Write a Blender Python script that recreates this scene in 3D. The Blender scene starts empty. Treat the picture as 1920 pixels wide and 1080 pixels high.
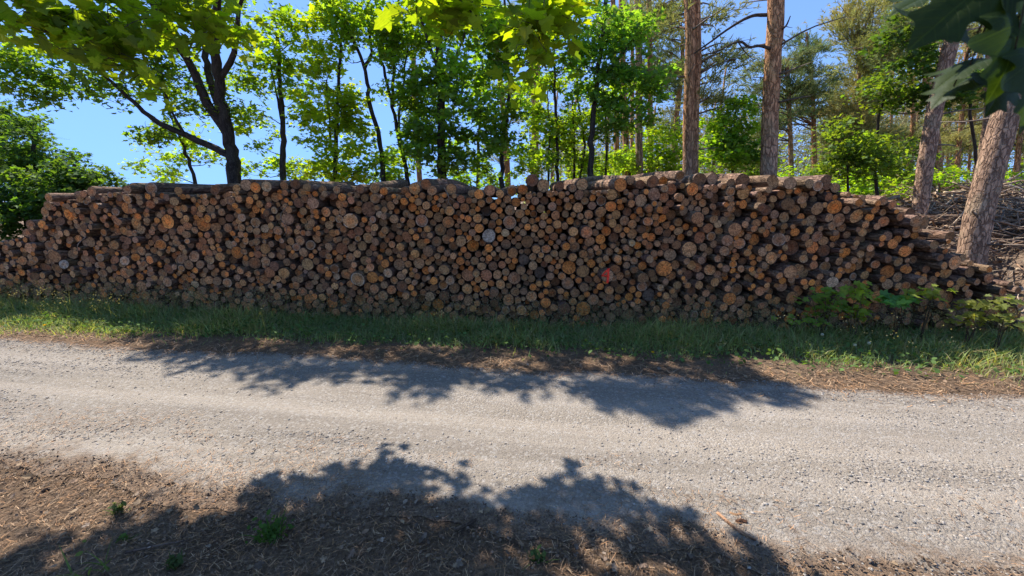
import bpy, math, random
import numpy as np
from mathutils import Vector

random.seed(11)
scene = bpy.context.scene
COL = scene.collection

# ------------------------------------------------------------------ camera
FPX = 750.0
PITCH = math.atan(164.0 / FPX)
CAMZ = 1.6
cp, sp = math.cos(PITCH), math.sin(PITCH)
camd = bpy.data.cameras.new('camera')
camd.sensor_width = 36.0
camd.lens = 36.0 * FPX / 1920.0
camd.clip_start = 0.02
camd.clip_end = 2000
cam = bpy.data.objects.new('camera', camd)
COL.objects.link(cam)
cam.location = (0, 0, CAMZ)
cam.rotation_euler = (math.pi / 2 - PITCH, 0, 0)
scene.camera = cam
camd.dof.use_dof = True
camd.dof.focus_distance = 5.6
camd.dof.aperture_fstop = 4.0


def ray(px, py):
    u = (540 - py) / FPX
    return np.array([(px - 960) / FPX, cp + u * sp, -sp + u * cp])


def at(px, py, Y):
    d = ray(px, py)
    return np.array([0, 0, CAMZ]) + d * (Y / d[1])


def gnd(px, py, z=0.0):
    d = ray(px, py)
    return np.array([0, 0, CAMZ]) + d * ((z - CAMZ) / d[2])


def project(p):
    x, y, z = p[0], p[1], p[2] - CAMZ
    f = y * cp - z * sp
    u = y * sp + z * cp
    return 960 + FPX * x / f, 540 - FPX * u / f, f


# ------------------------------------------------------------------ light
AZ = math.radians(45)      # to the left of straight ahead
EL = math.radians(53)
SUN = np.array([-math.sin(AZ) * math.cos(EL), math.cos(AZ) * math.cos(EL), math.sin(EL)])
SHIFT = -SUN[:2] / SUN[2]  # ground shift of a shadow per metre of height

w = bpy.data.worlds.new('World')
scene.world = w
w.use_nodes = True
nt = w.node_tree
nt.nodes.clear()
sky = nt.nodes.new('ShaderNodeTexSky')
sky.sky_type = 'NISHITA'
sky.sun_disc = False
sky.sun_elevation = EL
sky.sun_rotation = -AZ
sky.altitude = 100
sky.air_density = 1.0
sky.dust_density = 0.0
sky.ozone_density = 3.5
bg = nt.nodes.new('ShaderNodeBackground')
bg.inputs['Strength'].default_value = 0.15
wo = nt.nodes.new('ShaderNodeOutputWorld')
hs = nt.nodes.new('ShaderNodeHueSaturation')
hs.inputs['Saturation'].default_value = .92
nt.links.new(sky.outputs[0], hs.inputs['Color'])
# film-like shoulder on the sky's own brightness: c / (1 + k c), per channel
va = nt.nodes.new('ShaderNodeVectorMath')
va.operation = 'MULTIPLY_ADD'
va.inputs[1].default_value = (.98, .45, .16)
va.inputs[2].default_value = (1, 1, 1)
nt.links.new(hs.outputs[0], va.inputs[0])
vd = nt.nodes.new('ShaderNodeVectorMath')
vd.operation = 'DIVIDE'
nt.links.new(hs.outputs[0], vd.inputs[0])
nt.links.new(va.outputs[0], vd.inputs[1])
nt.links.new(vd.outputs[0], bg.inputs[0])
nt.links.new(bg.outputs[0], wo.inputs[0])

ld = bpy.data.lights.new('sun', 'SUN')
ld.energy = 3.4
ld.angle = math.radians(0.5)
ld.color = (1.0, 0.94, 0.84)
sun = bpy.data.objects.new('sun', ld)
COL.objects.link(sun)
sun.location = (-20, 20, 30)
sun.rotation_euler = Vector(tuple(-SUN)).to_track_quat('-Z', 'Y').to_euler()

scene.view_settings.view_transform = 'Standard'
scene.view_settings.look = 'None'
scene.view_settings.exposure = 1.5
scene.view_settings.gamma = 1
cy = scene.cycles
cy.max_bounces = 7
cy.diffuse_bounces = 4
cy.glossy_bounces = 2
cy.transmission_bounces = 5
cy.transparent_max_bounces = 4
cy.use_denoising = True
cy.sample_clamp_indirect = 6.0


# ------------------------------------------------------------------ mesh builder
class MB:
    def __init__(self):
        self.V, self.L, self.T, self.C, self.X, self.M = [], [], [], [], [], []
        self.n = 0

    def add(self, v, loops, totals, col=(1, 1, 1), tc=None, mi=0):
        v = np.asarray(v, float).reshape(-1, 3)
        n = len(v)
        c = np.asarray(col, float)
        if c.ndim == 1:
            c = np.tile(c, (n, 1))
        if tc is None:
            tc = np.zeros((n, 3))
        loops = np.asarray(loops, np.int64).ravel()
        totals = np.asarray(totals, np.int64).ravel()
        self.V.append(v)
        self.L.append(loops + self.n)
        self.T.append(totals)
        self.C.append(c)
        self.X.append(np.asarray(tc, float))
        self.M.append(np.full(len(totals), mi))
        self.n += n

    def mesh(self, name, mats, smooth=True):
        me = bpy.data.meshes.new(name)
        V = np.concatenate(self.V)
        L = np.concatenate(self.L)
        T = np.concatenate(self.T)
        C = np.concatenate(self.C)
        X = np.concatenate(self.X)
        M = np.concatenate(self.M)
        me.vertices.add(len(V))
        me.vertices.foreach_set('co', V.ravel())
        me.loops.add(len(L))
        me.loops.foreach_set('vertex_index', L.astype(np.int32))
        me.polygons.add(len(T))
        st = np.concatenate([[0], np.cumsum(T)[:-1]]).astype(np.int32)
        me.polygons.foreach_set('loop_start', st)
        me.polygons.foreach_set('loop_total', T.astype(np.int32))
        me.polygons.foreach_set('material_index', M.astype(np.int32))
        if smooth:
            me.polygons.foreach_set('use_smooth', np.ones(len(T), bool))
        a = me.attributes.new('col', 'FLOAT_COLOR', 'POINT')
        a.data.foreach_set('color', np.hstack([C, np.ones((len(C), 1))]).ravel())
        a = me.attributes.new('tc', 'FLOAT_VECTOR', 'POINT')
        a.data.foreach_set('vector', X.ravel())
        for m in (mats if isinstance(mats, (list, tuple)) else [mats]):
            me.materials.append(m)
        me.update(calc_edges=True)
        return me

    def build(self, name, mats, parent=None, smooth=True):
        o = bpy.data.objects.new(name, self.mesh(name, mats, smooth))
        COL.objects.link(o)
        if parent is not None:
            o.parent = parent
        return o


def thing(name, label, cat, loc=(0, 0, 0), group=None):
    o = bpy.data.objects.new(name, None)
    o.empty_display_size = 0.1
    COL.objects.link(o)
    o.location = tuple(loc)
    tag(o, label, cat, group)
    return o


def tag(o, label=None, cat=None, group=None, kind=None):
    if label:
        o['label'] = label
    if cat:
        o['category'] = cat
    if group:
        o['group'] = group
    if kind:
        o['kind'] = kind
    return o


def norm(a):
    return a / np.maximum(np.linalg.norm(a, axis=-1, keepdims=True), 1e-9)


def smoothpath(P, n):
    """Catmull-Rom resample of control points to n points"""
    P = np.asarray(P, float)
    if len(P) == 2:
        t = np.linspace(0, 1, n)[:, None]
        return P[0] * (1 - t) + P[1] * t
    Q = np.vstack([2 * P[0] - P[1], P, 2 * P[-1] - P[-2]])
    out = []
    for s in np.linspace(0, len(P) - 1 - 1e-6, n):
        i = int(s)
        t = s - i
        a, b, c, d = Q[i], Q[i + 1], Q[i + 2], Q[i + 3]
        out.append(0.5 * (2 * b + (c - a) * t + (2 * a - 5 * b + 4 * c - d) * t * t + (3 * b - a - 3 * c + d) * t ** 3))
    return np.array(out)


def tube(mb, P, R, sides=8, col=(1, 1, 1), seed=0.0, rough=0.0, rng=None, mi=0, cap=True):
    P = np.asarray(P, float)
    k = len(P)
    R = np.broadcast_to(np.asarray(R, float), (k,)).copy()
    t = np.gradient(P, axis=0)
    t = norm(t)
    up = np.array([0.0, 0, 1]) if abs(t[0][2]) < 0.9 else np.array([0.0, 1, 0])
    e1 = np.cross(t[0], up)
    e1 /= np.linalg.norm(e1)
    E1 = [e1]
    for i in range(1, k):
        e1 = E1[-1] - t[i] * np.dot(E1[-1], t[i])
        E1.append(e1 / max(np.linalg.norm(e1), 1e-9))
    E1 = np.array(E1)
    E2 = np.cross(t, E1)
    a = np.linspace(0, 2 * math.pi, sides, endpoint=False)
    rr = R[:, None] * np.ones((1, sides))
    if rough and rng is not None:
        rr = rr * (1 + rough * rng.normal(0, 1, (k, sides)))
    v = P[:, None, :] + rr[..., None] * (np.cos(a)[None, :, None] * E1[:, None, :] + np.sin(a)[None, :, None] * E2[:, None, :])
    ln = np.concatenate([[0], np.cumsum(np.linalg.norm(np.diff(P, axis=0), axis=1))])
    tc = np.zeros((k, sides, 3))
    rm = R.mean()
    tc[..., 0] = np.cos(a)[None, :] * rm + seed * 3.1
    tc[..., 1] = np.sin(a)[None, :] * rm + seed * 1.7
    tc[..., 2] = ln[:, None]
    idx = np.arange(k * sides).reshape(k, sides)
    q = np.stack([idx[:-1], np.roll(idx, -1, 1)[:-1], np.roll(idx, -1, 1)[1:], idx[1:]], -1).reshape(-1, 4)
    loops = q.ravel()
    tot = np.full(len(q), 4)
    if cap:
        loops = np.concatenate([loops, idx[-1], idx[0][::-1]])
        tot = np.concatenate([tot, [sides, sides]])
    c = np.asarray(col, float)
    if c.ndim == 2:
        c = np.repeat(c, sides, axis=0)
    mb.add(v.reshape(-1, 3), loops, tot, c, tc.reshape(-1, 3), mi)


MAPLE_HALF = [(0, 0), (-.10, .16), (-.07, .30), (.02, .50), (.10, .42), (.20, .36), (.30, .52), (.48, .62), (.50, .47),
              (.50, .30), (.56, .22), (.66, .26), (.74, .29), (.78, .16), (.88, .09), (1, 0)]


def tmpl_maple():
    h = np.array(MAPLE_HALF)
    n = len(h)
    v = np.vstack([np.c_[h[:, 0] - .35, h[:, 1], .22 * h[:, 1] - .12 * (h[:, 0]) ** 2],
                   np.c_[h[:, 0] - .35, -h[:, 1], .22 * h[:, 1] - .12 * (h[:, 0]) ** 2]])
    return v, np.concatenate([np.arange(n)[::-1], np.arange(n, 2 * n)]), np.array([n, n])


def tmpl_star():
    h = [(0, 0), (.02, .44), (.24, .26), (.46, .56), (.56, .22), (1, 0), (.56, -.22), (.46, -.56), (.24, -.26), (.02, -.44)]
    h = np.array(h)
    v = np.c_[h[:, 0] - .4, h[:, 1], .2 * np.abs(h[:, 1]) - .1 * h[:, 0] ** 2]
    return v, np.arange(len(h))[::-1], np.array([len(h)])


def tmpl_oval():
    h = np.array([(0, 0), (.3, .3), (.7, .28), (1, 0), (.7, -.28), (.3, -.3)])
    v = np.c_[h[:, 0] - .5, h[:, 1], .25 * np.abs(h[:, 1])]
    return v, np.arange(6)[::-1], np.array([6])


def tmpl_maple_fine():
    # finely outlined, cupped and wavy leaf for the spray close to the camera
    h = smoothpath(np.c_[np.array(MAPLE_HALF), np.zeros(len(MAPLE_HALF))], 61)[:, :2]
    h[:, 1] = np.maximum(h[:, 1], 0)
    rows = 6
    V, L, T = [], [], []
    for sgn in (1, -1):
        o = sum(len(x) for x in V)
        f = np.linspace(0, 1, rows)
        mid = np.clip(h[:, 0], 0, 1)
        x = h[:, None, 0] * f[None] + mid[:, None] * (1 - f[None])
        y = h[:, None, 1] * f[None]
        r = np.hypot(x - .1, y)
        z = .10 * np.sin(y * 9 + x * 3) * y + .16 * y - .30 * r ** 2 + .035 * np.sin(x * 11) * y
        V.append(np.stack([x - .35, sgn * y, z], -1).reshape(-1, 3))
        i = np.arange(len(h) * rows).reshape(len(h), rows) + o
        q = np.stack([i[:-1, :-1], i[1:, :-1], i[1:, 1:], i[:-1, 1:]], -1).reshape(-1, 4)
        if sgn > 0:
            q = q[:, ::-1]
        L.append(q.ravel())
        T.append(np.full(len(q), 4))
    return np.vstack(V), np.concatenate(L), np.concatenate(T)


T_FINE = tmpl_maple_fine()
T_MAPLE, T_STAR, T_OVAL = tmpl_maple(), tmpl_star(), tmpl_oval()


def leaves(mb, tmpl, C, N, H, S, col):
    tv, tl, tt = tmpl
    n, m = len(C), len(tv)
    N = norm(N)
    E1 = norm(H - N * (H * N).sum(1, keepdims=True))
    E2 = np.cross(N, E1)
    S = np.asarray(S)[:, None, None]
    v = C[:, None, :] + S * (tv[None, :, 0:1] * E1[:, None] + tv[None, :, 1:2] * E2[:, None] + tv[None, :, 2:3] * N[:, None])
    off = (np.arange(n) * m)[:, None]
    loops = (tl[None, :] + off).ravel()
    tot = np.tile(tt, n)
    tc = np.tile(tv, (n, 1))
    mb.add(v.reshape(-1, 3), loops, tot, np.repeat(col, m, axis=0), tc)


# ------------------------------------------------------------------ materials
def mat(name):
    m = bpy.data.materials.new(name)
    m.use_nodes = True
    t = m.node_tree
    t.nodes.clear()
    out = t.nodes.new('ShaderNodeOutputMaterial')
    return m, t, out


class G:
    """small node helper"""

    def __init__(self, t):
        self.t = t

    def n(self, typ, **kw):
        nd = self.t.nodes.new(typ)
        for k, v in kw.items():
            setattr(nd, k, v)
        return nd

    def link(self, a, b):
        self.t.links.new(a, b)

    def setin(self, nd, i, v):
        if hasattr(v, 'bl_idname') or isinstance(v, bpy.types.NodeSocket):
            self.link(v, nd.inputs[i])
        else:
            nd.inputs[i].default_value = v

    def math(self, op, a, b=0.0, c=None):
        nd = self.n('ShaderNodeMath', operation=op)
        self.setin(nd, 0, a)
        self.setin(nd, 1, b)
        if c is not None:
            self.setin(nd, 2, c)
        return nd.outputs[0]

    def mapr(self, v, a, b, c=0.0, d=1.0, smooth=True):
        nd = self.n('ShaderNodeMapRange')
        nd.interpolation_type = 'SMOOTHSTEP' if smooth else 'LINEAR'
        self.setin(nd, 0, v)
        for i, q in enumerate((a, b, c, d)):
            nd.inputs[i + 1].default_value = q
        return nd.outputs[0]

    def mix(self, f, a, b, mode='MIX'):
        nd = self.n('ShaderNodeMix', data_type='RGBA', blend_type=mode)
        self.setin(nd, 0, f)
        for i, q in ((6, a), (7, b)):
            if isinstance(q, (tuple, list)):
                nd.inputs[i].default_value = (*q, 1) if len(q) == 3 else q
            else:
                self.link(q, nd.inputs[i])
        return nd.outputs[2]

    def noise(self, vec, scale, detail=4, rough=.55, dist=0.0):
        nd = self.n('ShaderNodeTexNoise')
        if vec is not None:
            self.link(vec, nd.inputs['Vector'])
        nd.inputs['Scale'].default_value = scale
        nd.inputs['Detail'].default_value = detail
        nd.inputs['Roughness'].default_value = rough
        nd.inputs['Distortion'].default_value = dist
        return nd.outputs[0]

    def vor(self, vec, scale, feature='F1', rnd=1.0):
        nd = self.n('ShaderNodeTexVoronoi', feature=feature)
        self.link(vec, nd.inputs['Vector'])
        nd.inputs['Scale'].default_value = scale
        nd.inputs['Randomness'].default_value = rnd
        return nd

    def attr(self, name):
        nd = self.n('ShaderNodeAttribute', attribute_name=name)
        return nd

    def vscale(self, vec, s):
        nd = self.n('ShaderNodeVectorMath', operation='MULTIPLY')
        self.link(vec, nd.inputs[0])
        nd.inputs[1].default_value = s
        return nd.outputs[0]

    def bump(self, h, strength=.5, dist=.02):
        nd = self.n('ShaderNodeBump')
        nd.inputs['Strength'].default_value = strength
        nd.inputs['Distance'].default_value = dist
        self.link(h, nd.inputs['Height'])
        return nd.outputs[0]

    def bsdf(self, col, rough=.85, normal=None, spec=.25):
        nd = self.n('ShaderNodeBsdfPrincipled')
        if isinstance(col, tuple):
            nd.inputs['Base Color'].default_value = (*col, 1)
        else:
            self.link(col, nd.inputs['Base Color'])
        self.setin(nd, 'Roughness', rough)
        nd.inputs['Specular IOR Level'].default_value = spec
        if normal is not None:
            self.link(normal, nd.inputs['Normal'])
        return nd.outputs[0]


def mat_leaf(name, trans=(2.95, 2.6, .38), frac=.55, gloss=.03, vein=False):
    m, t, out = mat(name)
    g = G(t)
    a = g.attr('col').outputs['Color']
    dcol = a
    if vein:
        tc = g.attr('tc').outputs['Vector']
        wv = g.noise(g.vscale(tc, (1.5, 9, 1)), 2.2, 3, .6)
        dcol = g.mix(g.mapr(wv, .42, .62), a, g.mix(1.0, a, (.72, .8, .62), 'MULTIPLY'))
    d = g.n('ShaderNodeBsdfDiffuse')
    g.link(dcol, d.inputs[0])
    tr = g.n('ShaderNodeBsdfTranslucent')
    g.link(g.mix(1.0, dcol, trans, 'MULTIPLY'), tr.inputs[0])
    mx = g.n('ShaderNodeMixShader')
    mx.inputs[0].default_value = frac
    g.link(d.outputs[0], mx.inputs[1])
    g.link(tr.outputs[0], mx.inputs[2])
    gl = g.n('ShaderNodeBsdfGlossy')
    gl.inputs['Roughness'].default_value = .6
    gl.inputs[0].default_value = (.6, .75, .5, 1)
    m2 = g.n('ShaderNodeMixShader')
    m2.inputs[0].default_value = gloss
    g.link(mx.outputs[0], m2.inputs[1])
    g.link(gl.outputs[0], m2.inputs[2])
    g.link(m2.outputs[0], out.inputs[0])
    return m


M_LEAF = mat_leaf('maple_leaf', vein=True)
def mat_close():
    m, t, out = mat('close_maple_leaf')
    g = G(t)
    a = g.attr('col').outputs['Color']
    tc = g.attr('tc').outputs['Vector']
    sx = g.n('ShaderNodeSeparateXYZ')
    g.link(tc, sx.inputs[0])
    x = g.math('ADD', sx.outputs[0], .35)
    y = g.math('ABSOLUTE', sx.outputs[1])
    r = g.math('SQRT', g.math('ADD', g.math('MULTIPLY', x, x), g.math('MULTIPLY', y, y)))
    th = g.math('ARCTAN2', y, x)
    vm = None
    for ang in (0.0, .90, 1.52):
        dd = g.math('MULTIPLY', r, g.math('ABSOLUTE', g.math('SINE', g.math('SUBTRACT', th, ang))))
        k = g.mapr(dd, .012, .004)
        vm = k if vm is None else g.math('MAXIMUM', vm, k)
    side = g.math('FRACT', g.math('MULTIPLY', g.math('SUBTRACT', x, g.math('MULTIPLY', y, .8)), 9.0))
    sv = g.math('MULTIPLY', g.mapr(g.math('ABSOLUTE', g.math('SUBTRACT', side, .5)), .07, .02), .45)
    vm = g.math('MAXIMUM', vm, sv)
    n = g.noise(tc, 9, 5, .6)
    c = g.mix(g.math('MULTIPLY', g.mapr(n, .35, .65), .5), a, g.mix(1, a, (.6, .66, .6), 'MULTIPLY'))
    c = g.mix(g.math('MULTIPLY', vm, .55), c, g.mix(1, a, (2.4, 2.1, 2.2), 'MULTIPLY'))
    bp = g.bump(g.math('ADD', vm, g.math('MULTIPLY', n, .6)), .4, .004)
    p = g.bsdf(c, .55, bp, .25)
    tr = g.n('ShaderNodeBsdfTranslucent')
    g.link(g.mix(1, c, (1.8, 1.8, .5), 'MULTIPLY'), tr.inputs[0])
    mx = g.n('ShaderNodeMixShader')
    mx.inputs[0].default_value = .35
    g.link(p, mx.inputs[1])
    g.link(tr.outputs[0], mx.inputs[2])
    g.link(mx.outputs[0], out.inputs[0])
    return m


M_CLOSE = mat_close()
M_FARLEAF = mat_leaf('broad_leaf')
M_NEEDLE = mat_leaf('pine_needle', trans=(1.5, 1.4, .8), frac=.42, gloss=.04)
M_GRASS = mat_leaf('grass_blade', trans=(1.6, 1.5, .5), frac=.45, gloss=.025)


def mat_bark(name, plates=False, scale=1.0, bump=.6):
    m, t, out = mat(name)
    g = G(t)
    a = g.attr('col').outputs['Color']
    tc = g.attr('tc').outputs['Vector']
    st = g.vscale(tc, (1, 1, .28))
    n1 = g.noise(st, 26 * scale, 6, .62, .6)
    n2 = g.noise(tc, 3.0 * scale, 3, .5)
    n3 = g.noise(tc, 70 * scale, 3, .6)
    if plates:
        wob = g.n('ShaderNodeVectorMath', operation='MULTIPLY_ADD')
        nc = g.n('ShaderNodeTexNoise')
        g.link(tc, nc.inputs['Vector'])
        nc.inputs['Scale'].default_value = 9 * scale
        nc.inputs['Detail'].default_value = 4
        g.link(nc.outputs[1], wob.inputs[0])
        wob.inputs[1].default_value = (.07, .07, .07)
        g.link(g.vscale(tc, (1, 1, .36)), wob.inputs[2])
        v = g.vor(wob.outputs[0], 17 * scale)
        e = g.vor(wob.outputs[0], 17 * scale, 'DISTANCE_TO_EDGE')
        crack = g.mapr(g.math('ADD', e.outputs[0], g.math('MULTIPLY', g.math('SUBTRACT', n1, .5), .5)), -.04, .16)
        sv = g.n('ShaderNodeSeparateColor')
        g.link(v.outputs['Color'], sv.inputs[0])
        tone = g.mix(sv.outputs[0], g.mix(1, a, (.82, .80, .80), 'MULTIPLY'), g.mix(1, a, (1.15, 1.13, 1.1), 'MULTIPLY'))
        hue = g.mix(g.mapr(n1, .38, .62), g.mix(1, tone, (.62, .56, .53), 'MULTIPLY'), g.mix(1, tone, (1.2, 1.12, 1.05), 'MULTIPLY'))
        c = g.mix(crack, g.mix(1, a, (.48, .42, .40), 'MULTIPLY'), hue)
        h = g.math('ADD', g.math('MULTIPLY', crack, .7), g.math('MULTIPLY', n1, .5))
    else:
        c = g.mix(g.mapr(n1, .35, .65), g.mix(1, a, (.45, .40, .38), 'MULTIPLY'), g.mix(1, a, (1.25, 1.2, 1.15), 'MULTIPLY'))
        h = n1
    c = g.mix(g.math('MULTIPLY', g.mapr(n2, .52, .7), .5), c, g.mix(1, a, (.9, 1.05, .95), 'MULTIPLY'))
    c = g.mix(g.math('MULTIPLY', g.mapr(n3, .55, .75), .35), c, (.30, .27, .24))
    g.link(g.bsdf(c, .9, g.bump(h, bump, .03), .15), out.inputs[0])
    return m


M_LOGBARK = mat_bark('log_bark', True, 1.6, .8)
M_PINEBARK = mat_bark('pine_bark', True, 1.0, 1.0)
M_BARK = mat_bark('dark_bark', False, 1.0, .6)
M_STICK = mat_bark('dead_wood', False, 2.5, .4)


def mat_cut():
    m, t, out = mat('cut_wood')
    g = G(t)
    a = g.attr('col').outputs['Color']
    tcn = g.attr('tc')
    tc = tcn.outputs['Vector']
    sx = g.n('ShaderNodeSeparateXYZ')
    g.link(tc, sx.inputs[0])
    x, y, z = sx.outputs
    r0 = g.math('SQRT', g.math('ADD', g.math('MULTIPLY', x, x), g.math('MULTIPLY', y, y)))
    w1 = g.noise(tc, 1.6, 3, .5)
    r = g.math('ADD', r0, g.math('MULTIPLY', g.math('SUBTRACT', w1, .5), .28))
    ring = g.math('SINE', g.math('MULTIPLY', r, 62.0))
    ring2 = g.math('SINE', g.math('MULTIPLY', r, 25.0))
    f = g.math('ADD', g.math('MULTIPLY', ring, .5), .5)
    f2 = g.math('ADD', g.math('MULTIPLY', ring2, .5), .5)
    c = g.mix(g.math('MULTIPLY', f, .30), a, g.mix(1, a, (.48, .40, .34), 'MULTIPLY'))
    c = g.mix(g.math('MULTIPLY', f2, .30), c, g.mix(1, a, (1.3, 1.2, 1.1), 'MULTIPLY'))
    ang0 = g.math('ARCTAN2', y, x)
    cvn = g.n('ShaderNodeCombineXYZ')
    g.link(g.math('MULTIPLY', g.math('COSINE', ang0), 1.6), cvn.inputs[0])
    g.link(g.math('MULTIPLY', g.math('SINE', ang0), 1.6), cvn.inputs[1])
    g.link(g.math('ADD', z, g.math('MULTIPLY', r0, .9)), cvn.inputs[2])
    cv0 = cvn.outputs[0]
    # heartwood of some logs, weather stains, pale sapwood ring
    hs = g.n('ShaderNodeTexWhiteNoise', noise_dimensions='1D')
    g.link(z, hs.inputs['W'])
    heart = g.math('MULTIPLY', g.mapr(r, .50, .36), g.mapr(hs.outputs[0], .35, .6))
    c = g.mix(g.math('MULTIPLY', heart, .7), c, g.mix(1, c, (1.22, .86, .58), 'MULTIPLY'))
    pith = g.mapr(r0, .1, .04)
    c = g.mix(g.math('MULTIPLY', pith, .6), c, (.05, .03, .02))
    st = g.noise(tc, 3.4, 5, .65)
    c = g.mix(g.math('MULTIPLY', g.mapr(st, .44, .60), .80), c, g.mix(1, c, (.40, .36, .35), 'MULTIPLY'))
    st2 = g.noise(tc, 7.5, 4, .6)
    c = g.mix(g.math('MULTIPLY', g.mapr(st2, .55, .68), .55), c, g.mix(1, a, (1.9, 1.8, 1.7), 'MULTIPLY'))
    ry = g.noise(cv0, 3.0, 3, .65)
    c = g.mix(g.math('MULTIPLY', g.math('MULTIPLY', g.mapr(ry, .46, .62), g.mapr(r0, .15, .6)), .6), c, g.mix(1, c, (.52, .46, .43), 'MULTIPLY'))
    # radial checks
    ang = g.math('ARCTAN2', y, x)
    cv = g.n('ShaderNodeCombineXYZ')
    g.link(g.math('COSINE', ang), cv.inputs[0])
    g.link(g.math('SINE', ang), cv.inputs[1])
    g.link(z, cv.inputs[2])
    ck = g.noise(cv.outputs[0], 5.5, 2, .6)
    ckm = g.math('MULTIPLY', g.mapr(g.math('ABSOLUTE', g.math('SUBTRACT', ck, .5)), .020, .004), g.mapr(r0, .05, .3))
    c = g.mix(g.math('MULTIPLY', ckm, .8), c, (.025, .018, .014))
    # bark rim
    rim = g.mapr(g.math('ADD', r0, g.math('MULTIPLY', g.math('SUBTRACT', w1, .5), .16)), .83, .91)
    c = g.mix(rim, c, (.055, .038, .030))
    pale = g.math('MULTIPLY', g.math('MULTIPLY', g.mapr(r0, .72, .82), g.mapr(r0, .92, .87)), g.math('MULTIPLY', g.mapr(hs.outputs[0], .93, .95), g.mapr(w1, .38, .55)))
    c = g.mix(g.math('MULTIPLY', pale, .6), c, (.55, .47, .38))
    saw = g.noise(g.vscale(tc, (1, 14, 1)), 2.2, 3, .5)
    h = g.math('ADD', g.math('MULTIPLY', saw, .6), g.math('MULTIPLY', f, .25))
    h = g.math('SUBTRACT', h, g.math('MULTIPLY', ckm, 1.2))
    g.link(g.bsdf(c, .85, g.bump(h, .55, .006), .2), out.inputs[0])
    return m


M_CUT = mat_cut()


def mat_plain(name, rough=.9, var=.35, scale=40):
    m, t, out = mat(name)
    g = G(t)
    a = g.attr('col').outputs['Color']
    pos = g.n('ShaderNodeNewGeometry').outputs['Position']
    n = g.noise(pos, scale, 4, .6)
    c = g.mix(g.mapr(n, .3, .7), g.mix(1, a, (1 - var,) * 3, 'MULTIPLY'), g.mix(1, a, (1 + var,) * 3, 'MULTIPLY'))
    g.link(g.bsdf(c, rough, g.bump(n, .3, .01), .2), out.inputs[0])
    return m


M_PLAIN = mat_plain('matte_natural')
M_STONE = mat_plain('gravel_stone', .85, .25, 120)

RDIR = np.array([1, -.142, 0]) / math.hypot(1, .142)
RNRM = np.array([.142, 1, 0]) / math.hypot(1, .142)


def road_coords(g):
    """vector with x along the road, y across it"""
    pos = g.n('ShaderNodeNewGeometry').outputs['Position']
    d1 = g.n('ShaderNodeVectorMath', operation='DOT_PRODUCT')
    g.link(pos, d1.inputs[0])
    d1.inputs[1].default_value = tuple(RDIR)
    d2 = g.n('ShaderNodeVectorMath', operation='DOT_PRODUCT')
    g.link(pos, d2.inputs[0])
    d2.inputs[1].default_value = tuple(RNRM)
    cb = g.n('ShaderNodeCombineXYZ')
    g.link(d1.outputs['Value'], cb.inputs[0])
    g.link(d2.outputs['Value'], cb.inputs[1])
    return pos, cb.outputs[0]


def mat_road():
    m, t, out = mat('gravel_road')
    g = G(t)
    pos, rc = road_coords(g)
    band = g.noise(g.vscale(rc, (.10, 1.0, 1)), 2.6, 4, .55)
    patch = g.noise(g.vscale(rc, (.35, 1.0, 1)), 1.1, 5, .6)
    fine = g.noise(pos, 75, 5, .75)
    st = g.vor(pos, 62)
    st2 = g.vor(pos, 120)
    spk = g.n('ShaderNodeSeparateColor')
    g.link(st.outputs['Color'], spk.inputs[0])
    spk2 = g.n('ShaderNodeSeparateColor')
    g.link(st2.outputs['Color'], spk2.inputs[0])
    c = g.mix(g.mapr(patch, .3, .7), (.29, .247, .205), (.38, .328, .272))
    c = g.mix(g.math('MULTIPLY', g.mapr(band, .42, .66), .75), c, (.43, .375, .318))
    c = g.mix(g.math('MULTIPLY', g.mapr(band, .50, .30), .5), c, (.235, .21, .185))
    track = g.noise(g.vscale(rc, (.035, 1.0, 1)), 3.6, 3, .5)
    c = g.mix(g.math('MULTIPLY', g.mapr(track, .50, .60), .45), c, (.47, .405, .34))
    c = g.mix(g.math('MULTIPLY', g.mapr(track, .46, .38), .35), c, (.25, .215, .185))
    loose = g.mapr(g.noise(g.vscale(rc, (.22, 1.2, 1)), 1.9, 4, .6), .40, .62)
    c = g.mix(g.math('MULTIPLY', g.mapr(fine, .38, .66), .55), c, g.mix(1, c, (.55, .54, .53), 'MULTIPLY'))
    c = g.mix(g.math('MULTIPLY', g.mapr(spk.outputs[0], .68, .95), .5), c, (.48, .45, .42))
    c = g.mix(g.math('MULTIPLY', g.mapr(spk2.outputs[1], .7, .98), .3), c, (.12, .108, .10))
    # brown needle stains
    br = g.noise(g.vscale(rc, (.5, 1, 1)), 2.2, 6, .68)
    c = g.mix(g.math('MULTIPLY', g.mapr(br, .60, .74), .35), c, (.22, .145, .095))
    # the road's edges are covered with trodden brown litter
    ed = g.attr('tc').outputs['Vector']
    sx = g.n('ShaderNodeSeparateXYZ')
    g.link(ed, sx.inputs[0])
    en = g.noise(pos, 5, 6, .7)
    m_ = g.math('ADD', sx.outputs[0], g.math('MULTIPLY', g.math('SUBTRACT', en, .5), .42))
    lit = g.mix(g.mapr(fine, .35, .62), (.28, .19, .125), (.12, .082, .058))
    c = g.mix(g.mapr(m_, .17, .015), c, lit)
    c = g.mix(1, c, (.80, .79, .78), 'MULTIPLY')
    h = g.math('SUBTRACT', g.math('MULTIPLY', fine, .8), g.math('MULTIPLY', g.math('MULTIPLY', st.outputs['Distance'], loose), .75))
    h = g.math('SUBTRACT', h, g.math('MULTIPLY', st2.outputs['Distance'], .35))
    h = g.math('ADD', h, g.math('MULTIPLY', band, 1.8))
    g.link(g.bsdf(c, .92, g.bump(h, .75, .018), .2), out.inputs[0])
    return m


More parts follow.
